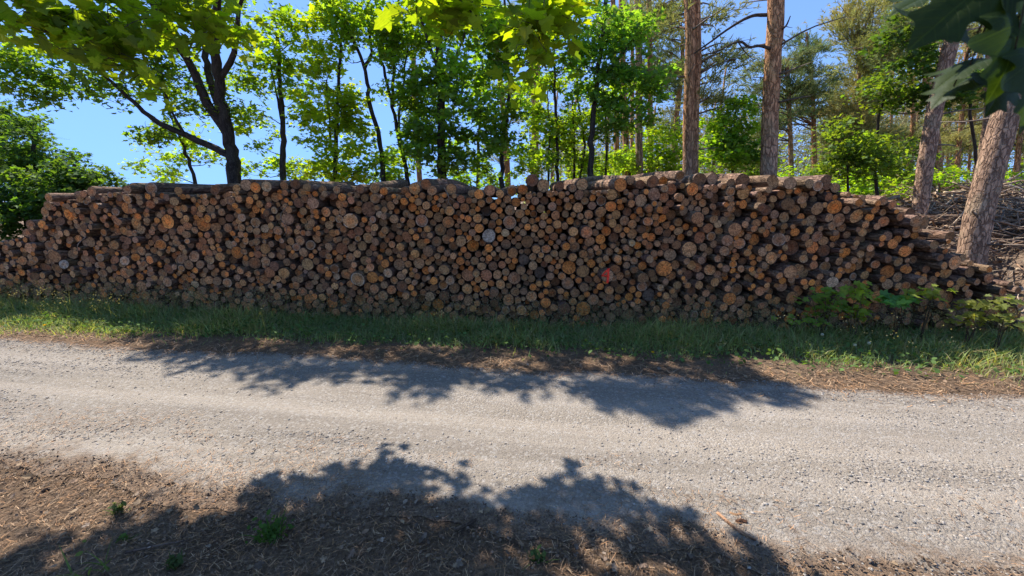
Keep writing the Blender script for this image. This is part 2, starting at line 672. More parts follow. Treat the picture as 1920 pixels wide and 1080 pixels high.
def mat_ground():
    m, t, out = mat('forest_floor')
    g = G(t)
    pos, rc = road_coords(g)
    n1 = g.noise(pos, 1.3, 6, .65)
    n2 = g.noise(pos, 38, 6, .75)
    n3 = g.noise(g.vscale(pos, (1, 1, 1)), 120, 4, .7, 1.5)
    c = g.mix(g.mapr(n1, .35, .65), (.17, .108, .068), (.27, .185, .122))
    c = g.mix(g.math('MULTIPLY', g.mapr(n2, .40, .64), .75), c, (.060, .042, .030))
    c = g.mix(g.math('MULTIPLY', g.mapr(n3, .54, .70), .8), c, (.33, .225, .145))
    c = g.mix(g.math('MULTIPLY', g.mapr(g.noise(pos, 6, 4, .6), .57, .68), .4), c, (.09, .075, .06))
    h = g.math('ADD', n2, g.math('MULTIPLY', n3, .7))
    g.link(g.bsdf(c, .95, g.bump(h, .9, .03), .1), out.inputs[0])
    return m


M_ROAD, M_GROUND = mat_road(), mat_ground()

# ------------------------------------------------------------------ smooth value noise for geometry
_vn = np.random.default_rng(5).random((256, 256))


def vnoise(x, y):
    x = np.asarray(x, float)
    y = np.asarray(y, float)
    xi, yi = np.floor(x).astype(int), np.floor(y).astype(int)
    fx, fy = x - xi, y - yi
    fx = fx * fx * (3 - 2 * fx)
    fy = fy * fy * (3 - 2 * fy)
    q = lambda a, b: _vn[a % 256, b % 256]
    return (q(xi, yi) * (1 - fx) + q(xi + 1, yi) * fx) * (1 - fy) + (q(xi, yi + 1) * (1 - fx) + q(xi + 1, yi + 1) * fx) * fy


def fbm(x, y, o=4):
    s, a, t = 0, .5, 0
    for i in range(o):
        s = s + a * vnoise(np.asarray(x) * 2 ** i + 17 * i, np.asarray(y) * 2 ** i + 31 * i)
        t += a
        a *= .55
    return s / t - .5


# ------------------------------------------------------------------ ground and road
def far_edge(X):
    """Y of the far road edge"""
    return 3.655 - .139 * X + .34 * fbm(X * .9, 3.3, 4) + .10 * fbm(X * 4.5, 9.1, 3)


def near_edge(X):
    return 1.62 - .150 * X + .35 * fbm(X * .8 + 40, 7.7, 4) + .22 * fbm(X * 3.2, 2.2, 3)


mb = MB()
S = 700
xs = np.concatenate([[-S, -200, -60], np.linspace(-25, 30, 56), [60, 200, S]])
ys = np.concatenate([[-S, -200, -40], np.linspace(-6, 34, 41), [60, 200, S]])
XX, YY = np.meshgrid(xs, ys)
ZZ = np.zeros_like(XX)
v = np.stack([XX, YY, ZZ], -1).reshape(-1, 3)
idx = np.arange(v.shape[0]).reshape(XX.shape)
q = np.stack([idx[:-1, :-1], idx[:-1, 1:], idx[1:, 1:], idx[1:, :-1]], -1).reshape(-1, 4)
mb.add(v, q, np.full(len(q), 4))
tag(mb.build('ground', M_GROUND), kind='structure')

mb = MB()
xs = np.concatenate([np.linspace(-60, -10, 101), np.linspace(-9.9, 9, 520), np.linspace(9.2, 60, 101)])
fe = far_edge(xs)
ne = near_edge(xs)
K = 26
tt = np.linspace(0, 1, K)
XX = np.repeat(xs[:, None], K, 1)
YY = ne[:, None] * (1 - tt) + fe[:, None] * tt
hump = np.maximum(0, fbm(XX * .35 + 5, YY * 2.2, 3) + .12) * .055 * np.minimum(1, 5 * np.minimum(tt, 1 - tt))[None, :]
ZZ = .004 + hump
v = np.stack([XX, YY, ZZ], -1).reshape(-1, 3)
idx = np.arange(v.shape[0]).reshape(XX.shape)
q = np.stack([idx[:-1, :-1], idx[1:, :-1], idx[1:, 1:], idx[:-1, 1:]], -1).reshape(-1, 4)
edge = np.minimum((YY - ne[:, None]) * .55, (fe[:, None] - YY) * 1.3)   # metres from the road's edges
mb.add(v, q, np.full(len(q), 4), (1, 1, 1), np.stack([edge, edge * 0, edge * 0], -1).reshape(-1, 3))
tag(mb.build('road', M_ROAD), kind='structure')


def road_z(X, Y):
    t = (Y - near_edge(X)) / (far_edge(X) - near_edge(X))
    on = (t > 0) & (t < 1)
    h = np.maximum(0, fbm(X * .35 + 5, Y * 2.2, 3) + .12) * .055 * np.clip(5 * np.minimum(t, 1 - t), 0, 1)
    return np.where(on, .004 + h, 0.0)


# pebbles: one low stone shape, squashed and turned
def pebbles(n, rng, xr, sampler, smin, smax, tones):
    mb = MB()
    X, Y = sampler(n, rng)
    n = len(X)
    s = smin * (smax / smin) ** (rng.random(n) ** 2.6)
    base = norm(np.array([[1, 0, 0], [-1, 0, 0], [0, 1, 0], [0, -1, 0], [0, 0, 1], [.6, .6, .45], [-.6, .6, .45], [-.6, -.6, .45], [.6, -.6, .45], [0, 0, -1]], float))
    f = [(4, 5, 6), (4, 6, 7), (4, 7, 8), (4, 8, 5), (0, 2, 5), (2, 1, 6), (1, 3, 7), (3, 0, 8), (5, 2, 6), (6, 1, 7), (7, 3, 8), (8, 0, 5)]
    f = np.array(f)
    a = rng.random(n) * 6.283
    v = base[None] * (.75 + .5 * rng.random((n, 10, 1)))
    sc = np.stack([1 + .4 * rng.random(n), .6 + .4 * rng.random(n), .4 + .35 * rng.random(n)], -1)
    v = v * sc[:, None, :] * s[:, None, None]
    ca, sa = np.cos(a)[:, None], np.sin(a)[:, None]
    vx = v[..., 0] * ca - v[..., 1] * sa + X[:, None]
    vy = v[..., 0] * sa + v[..., 1] * ca + Y[:, None]
    vz = v[..., 2] + (road_z(X, Y) + s * .12)[:, None]
    v = np.stack([vx, vy, vz], -1).reshape(-1, 3)
    loops = (f.ravel()[None] + (np.arange(n) * 10)[:, None]).ravel()
    c = .8 * np.array(tones)[rng.integers(0, len(tones), n)] * (.75 + .5 * rng.random((n, 1)))
    mb.add(v, loops, np.full(n * len(f), 3), np.repeat(c, 10, 0))
    return mb


def samp_road(n, rng):
    X = rng.uniform(-7, 6, n * 3)
    t = rng.random(n * 3)
    Y = near_edge(X) + t * (far_edge(X) - near_edge(X))
    d = fbm(X * .45, Y * 2.4, 4) + .25 * (np.abs(t - .93) < .07) + .10 * (X > .8) - .15 * (t < .15)
    p = np.clip(.12 + 2.6 * d, .02, 1)
    k = rng.random(n * 3) < p
    return X[k][:n], Y[k][:n]


ST = [(.34, .30, .26), (.40, .36, .32), (.28, .25, .225), (.44, .395, .35), (.22, .185, .16), (.38, .31, .25)]
rng = np.random.default_rng(21)
o = pebbles(34000, rng, None, samp_road, .0028, .0105, ST).build('gravel', M_STONE, smooth=False)
tag(o, 'loose pale grey gravel scattered over the forest road', 'gravel', kind='stuff')

# ------------------------------------------------------------------ the log stack
FA, FB, FC = .00596, -.0915, 5.03


def face_y(X):
    return FA * X * X + FB * X + FC


def on_face(px, py):
    """point where a sight line meets the stack's front"""
    d = ray(px, py)
    Y = 5.3
    for _ in range(30):
        X = d[0] * Y / d[1]
        Y = face_y(X)
    return np.array([X, Y, CAMZ + d[2] * Y / d[1]])


TOP_PX = [(-120, 500), (-60, 470), (0, 446), (58, 434), (64, 425), (100, 376), (165, 356), (250, 354), (330, 356), (450, 352), (530, 346), (620, 352),
          (700, 354), (800, 355), (900, 359), (1000, 353), (1100, 348), (1150, 349), (1220, 342), (1300, 334), (1380, 338),
          (1500, 342), (1560, 347), (1620, 363), (1690, 391), (1750, 432), (1800, 470), (1850, 497), (1890, 530), (1925, 585), (1945, 612)]
tp = np.array([on_face(*p) for p in TOP_PX])


def top_z(X):
    return np.interp(X, tp[:, 0], tp[:, 2], left=.6, right=.02)


def pack():
    rng = np.random.default_rng(3)
    x0, x1 = -9.6, 7.25
    cx, cz, cr = [], [], []
    CX = np.zeros(4000)
    CZ = np.zeros(4000)
    CR = np.zeros(4000)
    n = 0
    fails = 0
    while fails < 2500 and n < 3600:
        r = float(np.clip(rng.lognormal(math.log(.0465), .25), .027, .085))
        if rng.random() < .018:
            r = rng.uniform(.078, .105)
        wx = rng.uniform(x0, x1)
        xs = np.linspace(wx - .55, wx + .55, 100) + rng.uniform(-.008, .008)
        xs = xs[(xs > x0) & (xs < x1)]
        m = np.abs(CX[:n] - wx) < .55 + .25
        X, Z, R = CX[:n][m], CZ[:n][m], CR[:n][m]
        z = np.full(len(xs), r - .02)
        if len(X):
            dx = np.abs(xs[:, None] - X[None])
            rs = R[None] + r - .002
            hit = dx < rs
            zz = np.where(hit, Z[None] + np.sqrt(np.maximum(rs ** 2 - dx ** 2, 0)), -1)
            z = np.maximum(z, zz.max(1))
        tz = top_z(xs) - .05 + .05 * fbm(xs * 2.2, 4.4, 3)
        cost = z / np.maximum(tz, .05)
        ok = z + r * .75 < tz
        cost[~ok] = 9
        i = int(np.argmin(cost))
        if cost[i] > 8:
            fails += 1
            continue
        CX[n], CZ[n], CR[n] = xs[i], z[i], r
        n += 1
    body = n
    # fat logs on top
    for X, r in zip(np.r_[rng.uniform(-7.2, 4.9, 80)], rng.uniform(.05, .085, 80)):
        xs = np.linspace(X - .2, X + .2, 30)
        m = np.abs(CX[:n] - X) < .6
        A, Z, R = CX[:n][m], CZ[:n][m], CR[:n][m]
        dx = np.abs(xs[:, None] - A[None])
        rs = R[None] + r - .004
        z = np.where(dx < rs, Z[None] + np.sqrt(np.maximum(rs ** 2 - dx ** 2, 0)), 0).max(1)
        i = int(np.argmin(z))
        if z[i] + r < top_z(xs[i]) + .09 + .10 * rng.random():
            CX[n], CZ[n], CR[n] = xs[i], z[i], r
            n += 1
    return CX[:n], CZ[:n], CR[:n], body


LX, LZ, LR, NBODY = pack()
print('logs', len(LX), NBODY)

TONES = {'grey brown': (.235, .170, .125), 'tan': (.32, .205, .125), 'orange': (.42, .20, .078), 'dark brown': (.145, .092, .066),
         'pale grey': (.32, .265, .22), 'reddish': (.28, .158, .098)}
TN = list(TONES)


def log_shape(i, rng, X, Z, r, col, seed):
    """bark tube and cut face of one log, in world space; returns two builders"""
    sides = 20 if r > .07 else 13
    a = np.linspace(0, 2 * math.pi, sides, endpoint=False)
    prot = rng.normal(0, .055 + .02 * (X > 2.5)) + (.02 if X > 3 else 0)
    if i >= NBODY:
        prot += rng.uniform(-.15, .12)
    if i == MARK:
        prot = .17
    Y = face_y(X) - np.clip(prot, -.20, .24)
    sl = 2 * FA * X + FB
    yaw = math.atan(-sl) * .1 + rng.normal(0, .028 if i < NBODY else .09)
    pit = rng.normal(0, .014) if i < NBODY else abs(rng.normal(.012, .014))
    d = np.array([math.sin(yaw), math.cos(yaw), math.sin(pit)])
    d /= np.linalg.norm(d)
    e1 = norm(np.cross(d, [0, 0, 1.0]))
    e2 = np.cross(e1, d)
    ph = rng.random(4) * 6.283
    rad = 1 + abs(rng.normal(0, .06)) * np.cos(2 * a + ph[0]) + .032 * np.cos(3 * a + ph[1]) + .022 * np.cos(5 * a + ph[2]) + .012 * rng.normal(0, 1, sides)
    L = rng.uniform(2.25, 2.6)
    kk = [0, .02, .3, .6, .9, 1.0]
    scale = np.array([.97, 1.0, 1.0, 1.02, 1.05, 1.04]) * r
    c0 = np.array([X, Y, Z])
    tilt = rng.normal(0, .09, 2)
    bend = rng.normal(0, .02, 2)
    ring = np.cos(a)[:, None] * e1 + np.sin(a)[:, None] * e2
    V, TC = [], []
    for t, s in zip(kk, scale):
        c = c0 + d * (L * t) + (bend[0] * e1 + bend[1] * e2) * math.sin(math.pi * t)
        p = c + ring * (rad * s)[:, None]
        if t == 0:
            p = p + d * ((rad * s) * (tilt[0] * np.cos(a) + tilt[1] * np.sin(a)))[:, None]
        V.append(p)
        TC.append(np.c_[np.cos(a) * r + seed * 2.3, np.sin(a) * r + seed * 1.1, np.full(sides, L * t)])
    V = np.array(V)
    TC = np.array(TC)
    k = len(kk)
    idx = np.arange(k * sides).reshape(k, sides)
    q = np.stack([idx[:-1], idx[1:], np.roll(idx, -1, 1)[1:], np.roll(idx, -1, 1)[:-1]], -1).reshape(-1, 4)
    bark = rng.uniform(.7, 1.25) * np.array([.25, .175, .13]) * np.array([1, rng.uniform(.9, 1.05), rng.uniform(.85, 1.05)])
    b = MB()
    b.add(V.reshape(-1, 3), np.concatenate([q.ravel(), idx[-1]]), np.concatenate([np.full(len(q), 4), [sides]]), bark, TC.reshape(-1, 3))
    # cut face: rim ring, inner ring, centre
    f = MB()
    ring0 = V[0]
    cen = ring0.mean(0)
    bul = rng.normal(0, .004)
    inn = cen + (ring0 - cen) * .55 - d * bul
    sd = seed * 7.0
    u = np.c_[np.cos(a), np.sin(a)] * (rad / rad.max())[:, None]
    vv = np.vstack([ring0, inn, cen[None] - d * bul * 1.3])
    tc = np.vstack([np.c_[u, np.full(sides, sd)], np.c_[u * .55, np.full(sides, sd)], [[0, 0, sd]]])
    j = np.arange(sides)
    jn = (j + 1) % sides
    q1 = np.stack([j, jn, jn + sides, j + sides], -1)
    q2 = np.stack([j + sides, jn + sides, np.full(sides, 2 * sides)], -1)
    f.add(vv, np.concatenate([q1.ravel(), q2.ravel()]), np.concatenate([np.full(sides, 4), np.full(sides, 3)]), col, tc)
    return b, f, c0, d, e1, e2


def merge(dst, src):
    for k in range(len(src.V)):
        dst.add(src.V[k], src.L[k], src.T[k], src.C[k], src.X[k])


NL = len(LX)
dist = np.sqrt(LX ** 2 + face_y(LX) ** 2)
pxpy = np.array([project((LX[i], face_y(LX[i]), LZ[i]))[:2] for i in range(NL)])
vis = (pxpy[:, 0] > 2) & (pxpy[:, 0] < 1918) & (LZ > .10)
size = np.where(vis, LR / dist, 0)
order = np.argsort(-size)
PICK = set(order[:299].tolist())


def nearest(px, py, rmin):
    d = np.hypot(pxpy[:, 0] - px, pxpy[:, 1] - py) + 900 * np.maximum(0, rmin - LR)
    return int(np.argmin(d))


MARK = nearest(1135, 518, .055)
LR[MARK] = max(LR[MARK], .080)
PALE = [nearest(*p, .06) for p in [(143, 495), (430, 448), (917, 452), (1188, 490), (1540, 513), (497, 208), (1750, 525)]]
CHAR = [nearest(*p, .07) for p in [(1022, 495), (985, 495), (1225, 555), (900, 400)]]
PICK.update([MARK] + PALE[:0])
rng = np.random.default_rng(77)
zones = [(60, 'at the far left end of the stack'), (170, 'on the stepped left end'), (300, 'under the open sky at left'),
         (400, 'left below the many-stemmed tree'), (490, 'right below the many-stemmed tree'), (580, 'below the slim stem behind the stack'),
         (680, 'below the bright yellow-green maple'), (780, 'below the forked leaning stem'), (870, 'below the dark maple trunk'),
         (980, 'below the sky gap mid-stack'), (1070, 'left of the red-marked log'), (1200, 'around the red-marked log'), (1350, 'below the twin-stemmed pine'),
         (1480, 'below the tall bare pine'), (1600, 'above the left maple seedlings'), (1720, 'above the right maple seedlings'), (2000, 'on the sloping right end')]
lab, rec, stuffb, stufff = {}, {}, MB(), MB()
colname = {}
for i in range(NL):
    u = rng.random()
    o_bias = .10 + .05 * (pxpy[i, 0] > 700)
    if u < .36:
        nm = 'grey brown'
    elif u < .64:
        nm = 'tan'
    elif u < .64 + o_bias:
        nm = 'orange'
    elif u < .86:
        nm = 'reddish'
    elif u < .985:
        nm = 'dark brown'
    else:
        nm = 'pale grey'
    if LR[i] < .045 and nm == 'dark brown':
        nm = 'orange'
    if i in PALE:
        nm = 'pale grey'
    if i in CHAR:
        nm = 'dark brown'
    if i == MARK:
        nm = 'grey brown'
    colname[i] = nm
    c = np.array(TONES[nm]) * np.array([1.24, 1.01, .75]) * 1.55 * rng.uniform(.74, 1.26) * np.array([1, rng.uniform(.94, 1.05), rng.uniform(.88, 1.08)])
    if i in PALE[:3]:
        c = np.array([.50, .42, .34])
    if i in CHAR:
        c = np.array([.16, .115, .085])
    b, f, c0, d, e1, e2 = log_shape(i, rng, LX[i], LZ[i], LR[i], c, i * .37 + 1)
    if i in PICK:
        rec[i] = (b, f, c0, d, e1, e2)
    else:
        merge(stuffb, b)
        merge(stufff, f)

hm = top_z(LX)
cls = {}
for i in rec:
    x = pxpy[i, 0]
    z = [n for lim, n in zones if x < lim][0]
    h = LZ[i] / max(hm[i], .2)
    if i >= NBODY or h > .90:
        v_ = 'topmost layer'
    elif h > .68:
        v_ = 'upper layers'
    elif h > .42:
        v_ = 'middle layers'
    elif h > .2:
        v_ = 'lower layers'
    else:
        v_ = 'bottom layer'
    s_ = 'very thick' if LR[i] > .085 else ('thick' if LR[i] > .068 else 'medium')
    cls.setdefault((s_, colname[i], v_, z), []).append(i)
ORD = ['first', 'second', 'third', 'fourth', 'fifth', 'sixth', 'seventh', 'eighth', 'ninth', 'tenth']
for key, ids in cls.items():
    ids.sort(key=lambda k: pxpy[k, 0])
    for n_, i in enumerate(ids):
        s = f'{key[0]} {key[1]} log, {key[2]} {key[3]}'
        if len(ids) == 2:
            s = ('left-hand ' if n_ == 0 else 'right-hand ') + s
        elif len(ids) > 2:
            s += f', {ORD[n_]} from left'
        lab[i] = s
lab[MARK] = 'log with a red number 4 sprayed on its cut end'
for i, (b, f, c0, d, e1, e2) in rec.items():
    t = thing('log', lab[i], 'log', c0, 'logs stacked beside the forest road')
    for m_ in (b, f):
        m_.V = [x - c0 for x in m_.V]
    b.build('bark', M_LOGBARK, t)
    cf = f.build('cut_face', M_CUT, t)
    if i == MARK:
        r = LR[i]
        k = MB()

        def stroke(p, q, wd):
            p, q = np.array(p) * r * 1.18, np.array(q) * r * 1.18
            dd = (q - p) / np.linalg.norm(q - p)
            nn = np.array([-dd[1], dd[0]]) * wd * r / 2
            n_ = 9
            rg = np.random.default_rng(int(abs(p[0] * 9999)) + 3)
            L_, R_ = [], []
            for s in np.linspace(0, 1, n_):
                c = p + (q - p) * s
                L_.append(c + nn * rg.uniform(.75, 1.1))
                R_.append(c - nn * rg.uniform(.75, 1.1))
            pts = np.array(L_ + R_[::-1])
            v3 = pts[:, :1] * e1 + pts[:, 1:] * np.array([0, 0, 1.0]) - d * .022
            back = v3 + d * .004
            N_ = len(pts)
            lo = list(range(N_ - 1, -1, -1))
            tot = [N_]
            for j in range(N_):
                j2 = (j + 1) % N_
                lo += [j, j2, j2 + N_, j + N_]
                tot.append(4)
            k.add(np.vstack([v3, back]), lo, tot, (.95, .06, .035))

        stroke((.05, 1.0), (.02, -.92), .36)
        stroke((.06, .95), (-.78, .02), .26)
        stroke((-.80, .04), (.06, .0), .24)
        k.build('painted_number', M_PLAIN, cf)
t = thing('log_stack', 'the many smaller logs filling the long stack beside the road', 'log stack')
t['kind'] = 'stuff'
tag(stuffb.build('bark', M_LOGBARK, t), kind='stuff')
tag(stufff.build('cut_face', M_CUT, t), kind='stuff')


# ------------------------------------------------------------------ trees
def stem_world(st):
    return [at(*p) if len(p) == 3 and not isinstance(p, np.ndarray) else np.asarray(p) for p in st]


def W(x, y, z):
    return np.array([x, y, z], float)


def caster(px, py, z):
    """point at height z whose shadow falls on the ground seen at a picture position"""
    g_ = gnd(px, py)
    return np.array([g_[0] - SHIFT[0] * z, g_[1] - SHIFT[1] * z, z])


def sample_clumps(ells, rng):
    out = []
    for e in ells:
        if e[0] == 'w':
            _, c, rr, n = e[:4]
            c = np.asarray(c, float)
            rr = np.asarray(rr, float)
        else:
            px, py, Y, rx, ry, rd, n = e
            c = at(px, py, Y)
            f = project(c)[2]
            rr = np.array([rx * f / FPX, rd, ry * f / FPX])
        d = norm(rng.normal(0, 1, (n, 3))) * (rng.random((n, 1)) ** .42)
        out.append(c + d * rr)
    return np.vstack(out)


def broadleaf(label, stems, ells, lsize=.11, nleaf=60, clump=.32, tone=(.055, .10, .018), tone_var=.25, yellow=.3,
              tmpl=T_STAR, seed=1, bark=(.055, .045, .04), extra=None, group='broad-leaved trees behind the stack', name='maple_tree', cat='tree', lmat=None,
              flat=.45, twig_r=.006, droop=.5, base_drop=True):
    rng = np.random.default_rng(seed)
    if lmat is None:
        lsize, nleaf = lsize * .84, nleaf * 1.3
    paths, tr = [], MB()
    for k, (st, r0, r1) in enumerate(stems):
        P = stem_world(st)
        if k == 0 and base_drop:
            b0 = P[0]
            dx = (P[0] - P[1]) / max(abs(P[1][2] - P[0][2]), .3)
            P = [np.array([b0[0] + dx[0] * b0[2] * .5, b0[1] + dx[1] * b0[2] * .5, -.05])] + P
        n = max(8, 5 * len(P))
        Q = smoothpath(P, n)
        ln = np.linalg.norm(Q[-1] - Q[0])
        Q[1:] += rng.normal(0, .012 * min(1, ln / 3), (n - 1, 3)) * np.array([1, 1, .3])
        R = np.linspace(r0, r1, n)
        if k == 0 and base_drop:
            R[0] *= 1.35
        paths.append((Q, R))
        tube(tr, Q, R, 10 if r0 > .05 else 7, bark, k + seed, .05, rng)
    root = thing(name, label, cat, (paths[0][0][0][0], paths[0][0][0][1], 0), group)
    base = np.array(root.location)
    AP = np.vstack([p for p, _ in paths])
    AR = np.concatenate([r for _, r in paths])
    C = sample_clumps(ells, rng)
    if extra is not None:
        C = np.vstack([C, extra])
    # limbs to clumps; each limb can carry later clumps
    cr = MB()
    LC, LN, LH, LSZ, LCOL = [], [], [], [], []
    ordd = np.argsort([np.min(np.linalg.norm(AP - c, axis=1)) for c in C])
    for ci in ordd:
        c = C[ci]
        dv = AP - c
        cost = np.linalg.norm(dv, axis=1) + .9 * np.maximum(0, dv[:, 2] + .15) - 1.2 * AR.clip(0, .1)
        j = int(np.argmin(cost))
        p = AP[j]
        L = np.linalg.norm(c - p)
        if L > .12:
            mid = (p + c) / 2 + np.array([0, 0, -.06 * L + .1 * rng.normal() * L]) + rng.normal(0, .07 * L, 3)
            n = 5 if L < 1 else 8
            Q = smoothpath([p, mid, c], n)
            ra = min(AR[j] * .75, twig_r * (1.2 + 1.3 * L))
            R = np.linspace(ra, twig_r * .5, n)
            tube(tr, Q, R, 5, bark, ci * .3 + seed, cap=False)
            AP = np.vstack([AP, Q[2:]])
            AR = np.concatenate([AR, R[2:]])
        for _ in range(3):
            q_ = c + rng.normal(0, clump * .7, 3) * np.array([1, 1, flat])
            tube(tr, smoothpath([c, (c + q_) / 2 + rng.normal(0, .04, 3), q_], 4), np.linspace(twig_r * .6, twig_r * .3, 4), 4, bark, ci, cap=False)
        n = int(nleaf * rng.uniform(.6, 1.35))
        r3 = rng.normal(0, 1, (n, 3))
        r3 = norm(r3) * (rng.random((n, 1)) ** .5)
        tiltp = rng.normal(0, .25, 2)
        pos = r3 * np.array([clump, clump, clump * flat]) * 1.25
        pos[:, 2] += pos[:, 0] * tiltp[0] + pos[:, 1] * tiltp[1] - droop * (pos[:, 0] ** 2 + pos[:, 1] ** 2) * .6
        LC.append(c + pos)
        nn = np.array([0, 0, 1.0]) + rng.normal(0, .5, (n, 3))
        LN.append(nn)
        hh = pos * np.array([1, 1, .2]) + rng.normal(0, .3 * clump, (n, 3))
        hh[:, 2] -= .35 * clump
        LH.append(hh)
        LSZ.append(lsize * rng.uniform(.5, 1.3, n))
        cv = rng.uniform(1 - tone_var, 1 + tone_var)
        yl = np.clip(rng.normal(yellow, .3), 0, 1)
        base_c = np.array(tone) * (1.7 if lmat else 2.15) * cv * (1 + yl * np.array([.55, .28, -.1]))
        LCOL.append(base_c * rng.uniform(.8, 1.2, (n, 1)) * (1 + rng.normal(0, .06, (n, 3))))
    leaves(cr, tmpl, np.vstack(LC), np.vstack(LN), np.vstack(LH), np.concatenate(LSZ), np.clip(np.vstack(LCOL), .005, 1))
    for m_ in (tr, cr):
        m_.V = [x - base for x in m_.V]
    tr.build('trunk', M_BARK, root)
    cr.build('crown', lmat or M_FARLEAF, root, smooth=False)
    return root


BD = dict(tone=(.045, .085, .016))
# the many-stemmed tree at left
road_sh = []
rg = np.random.default_rng(4)
SHADOW = [(300, 655), (420, 660), (520, 690), (560, 720), (600, 670), (700, 680), (760, 700), (820, 735), (900, 690), (980, 740), (1060, 700), (1120, 750),
          (1180, 770), (1200, 710), (1280, 745), (1330, 765), (1380, 730), (1440, 760), (330, 668), (380, 690), (450, 695), (500, 640), (640, 645), (760, 650), (880, 655), (1000, 665), (1120, 675),
          (1240, 685), (1340, 700), (660, 715), (860, 720), (1240, 780), (400, 640)]
for px, py in SHADOW:
    for _ in range(3):
        road_sh.append(caster(px + rg.normal(0, 18), py + rg.normal(0, 4) - 22, rg.uniform(5.6, 7.8)))
road_sh = np.array(road_sh)
GR_SH = [(px, py) for px in range(340, 1640, 80) for py in (600, 628)]
grass_sh = np.array([caster(px + rg.normal(0, 20), py + rg.normal(0, 8) + .02 * (px - 900), rg.uniform(5.5, 8)) for px, py in GR_SH])
allsh = np.vstack([road_sh, grass_sh])
left_sh = allsh[allsh[:, 0] < -3.2]
mid_sh = allsh[allsh[:, 0] >= -3.2]

broadleaf('dark many-stemmed tree with spreading limbs behind the left of the stack',
          [([(442, 340, 8.6), (430, 262, 8.6), (410, 160, 8.4), (404, 60, 8.0), (420, -70, 7.6)], .15, .05),
           ([(430, 258, 8.6), (388, 190, 8.5), (350, 110, 8.2), (300, 40, 7.7), (250, -60, 7.2)], .10, .035),
           ([(428, 290, 8.6), (360, 258, 8.6), (290, 225, 8.4), (230, 172, 8.1), (160, 110, 7.7)], .075, .02),
           ([(418, 215, 8.55), (392, 140, 8.6), (382, 60, 8.7), (380, -60, 8.7)], .08, .03),
           ([(414, 150, 8.4), (440, 95, 8.2), (448, 20, 8.0), (470, -60, 7.8)], .06, .02),
           ([(345, 250, 8.55), (318, 200, 8.5), (300, 130, 8.5)], .03, .012)],
          [(90, 130, 7.9, 130, 60, .8, 30), (230, 130, 8.2, 90, 60, .8, 16), (330, 100, 8.6, 90, 60, .8, 9), (290, 240, 8.6, 40, 25, .4, 5), (340, 175, 8.8, 60, 45, .5, 8),
           (420, 60, 8.6, 60, 60, .8, 6), (440, 190, 9.0, 40, 50, .5, 6), (250, 60, 8.0, 90, 40, .6, 10)],
          extra=left_sh, lsize=.115, nleaf=62, clump=.34, yellow=.15, seed=101, tone=(.040, .075, .018), droop=.4)
broadleaf('slender sapling stem leaning left beside the many-stemmed tree',
          [([(366, 345, 9.2), (340, 265, 9.2), (312, 190, 9.1), (300, 120, 9.0)], .045, .015)],
          [(330, 290, 9.3, 60, 35, .6, 9), (370, 255, 9.3, 50, 40, .6, 7), (300, 320, 9.4, 45, 25, .5, 7)], lsize=.11, nleaf=42, clump=.27, yellow=.6, seed=102)
broadleaf('slim straight tree with a bare lower stem right of the many-stemmed tree',
          [([(530, 345, 9.0), (531, 250, 9.0), (526, 170, 9.0), (520, 60, 8.9)], .075, .03),
           ([(528, 225, 9.0), (519, 180, 9.0), (505, 110, 8.9)], .03, .012)],
          [(520, 130, 9.0, 62, 70, .9, 20), (500, 300, 9.3, 60, 32, .6, 10), (480, 240, 9.2, 42, 36, .5, 7), (540, 40, 9.0, 60, 50, .8, 10), (470, 175, 9.1, 34, 40, .5, 5)],
          lsize=.11, nleaf=52, clump=.28, yellow=.45, seed=103)
broadleaf('bright yellow-green maple glowing against the light left of centre',
          [([(628, 350, 8.8), (630, 250, 8.8), (634, 170, 8.8), (640, 60, 8.7)], .055, .025),
           ([(622, 290, 8.8), (618, 230, 8.8), (612, 150, 8.7)], .03, .012)],
          [(610, 200, 8.7, 78, 48, .7, 22), (650, 290, 8.8, 70, 48, .7, 18), (580, 325, 9.0, 60, 22, .5, 8), (660, 230, 8.8, 45, 40, .5, 8), (600, 120, 8.8, 60, 50, .7, 10),
           (590, 40, 8.8, 70, 40, .7, 10)],
          lsize=.115, nleaf=60, clump=.29, yellow=1.0, seed=104, tone=(.062, .105, .014))
broadleaf('thin dark tree with a leaning stem forked high up',
          [([(722, 355, 8.7), (713, 270, 8.7), (693, 190, 8.7), (684, 128, 8.7), (660, 70, 8.7), (645, 10, 8.6)], .06, .022),
           ([(684, 128, 8.7), (697, 96, 8.7), (690, 30, 8.6), (700, -50, 8.5)], .035, .018)],
          [(690, 40, 8.6, 75, 55, .8, 18), (640, 70, 8.8, 45, 40, .5, 6), (700, 330, 9.0, 50, 25, .4, 6), (740, 80, 8.6, 40, 50, .6, 8)],
          lsize=.11, nleaf=58, clump=.3, yellow=.15, seed=105)
broadleaf('clump of thin leaning stems left of the dark maple trunk',
          [([(768, 355, 8.6), (750, 270, 8.6), (735, 195, 8.6), (715, 110, 8.6), (700, 40, 8.5)], .05, .02),
           ([(737, 200, 8.6), (738, 140, 8.6), (745, 60, 8.5), (748, -20, 8.5)], .035, .018),
           ([(762, 330, 8.6), (748, 225, 8.6), (760, 130, 8.6), (772, 30, 8.5)], .03, .015)],
          [(760, 130, 8.5, 50, 70, .7, 14), (740, 300, 8.9, 50, 45, .6, 10), (790, 200, 8.5, 45, 60, .6, 12), (780, 40, 8.4, 60, 50, .7, 12)],
          lsize=.11, nleaf=58, clump=.29, yellow=.35, seed=106)
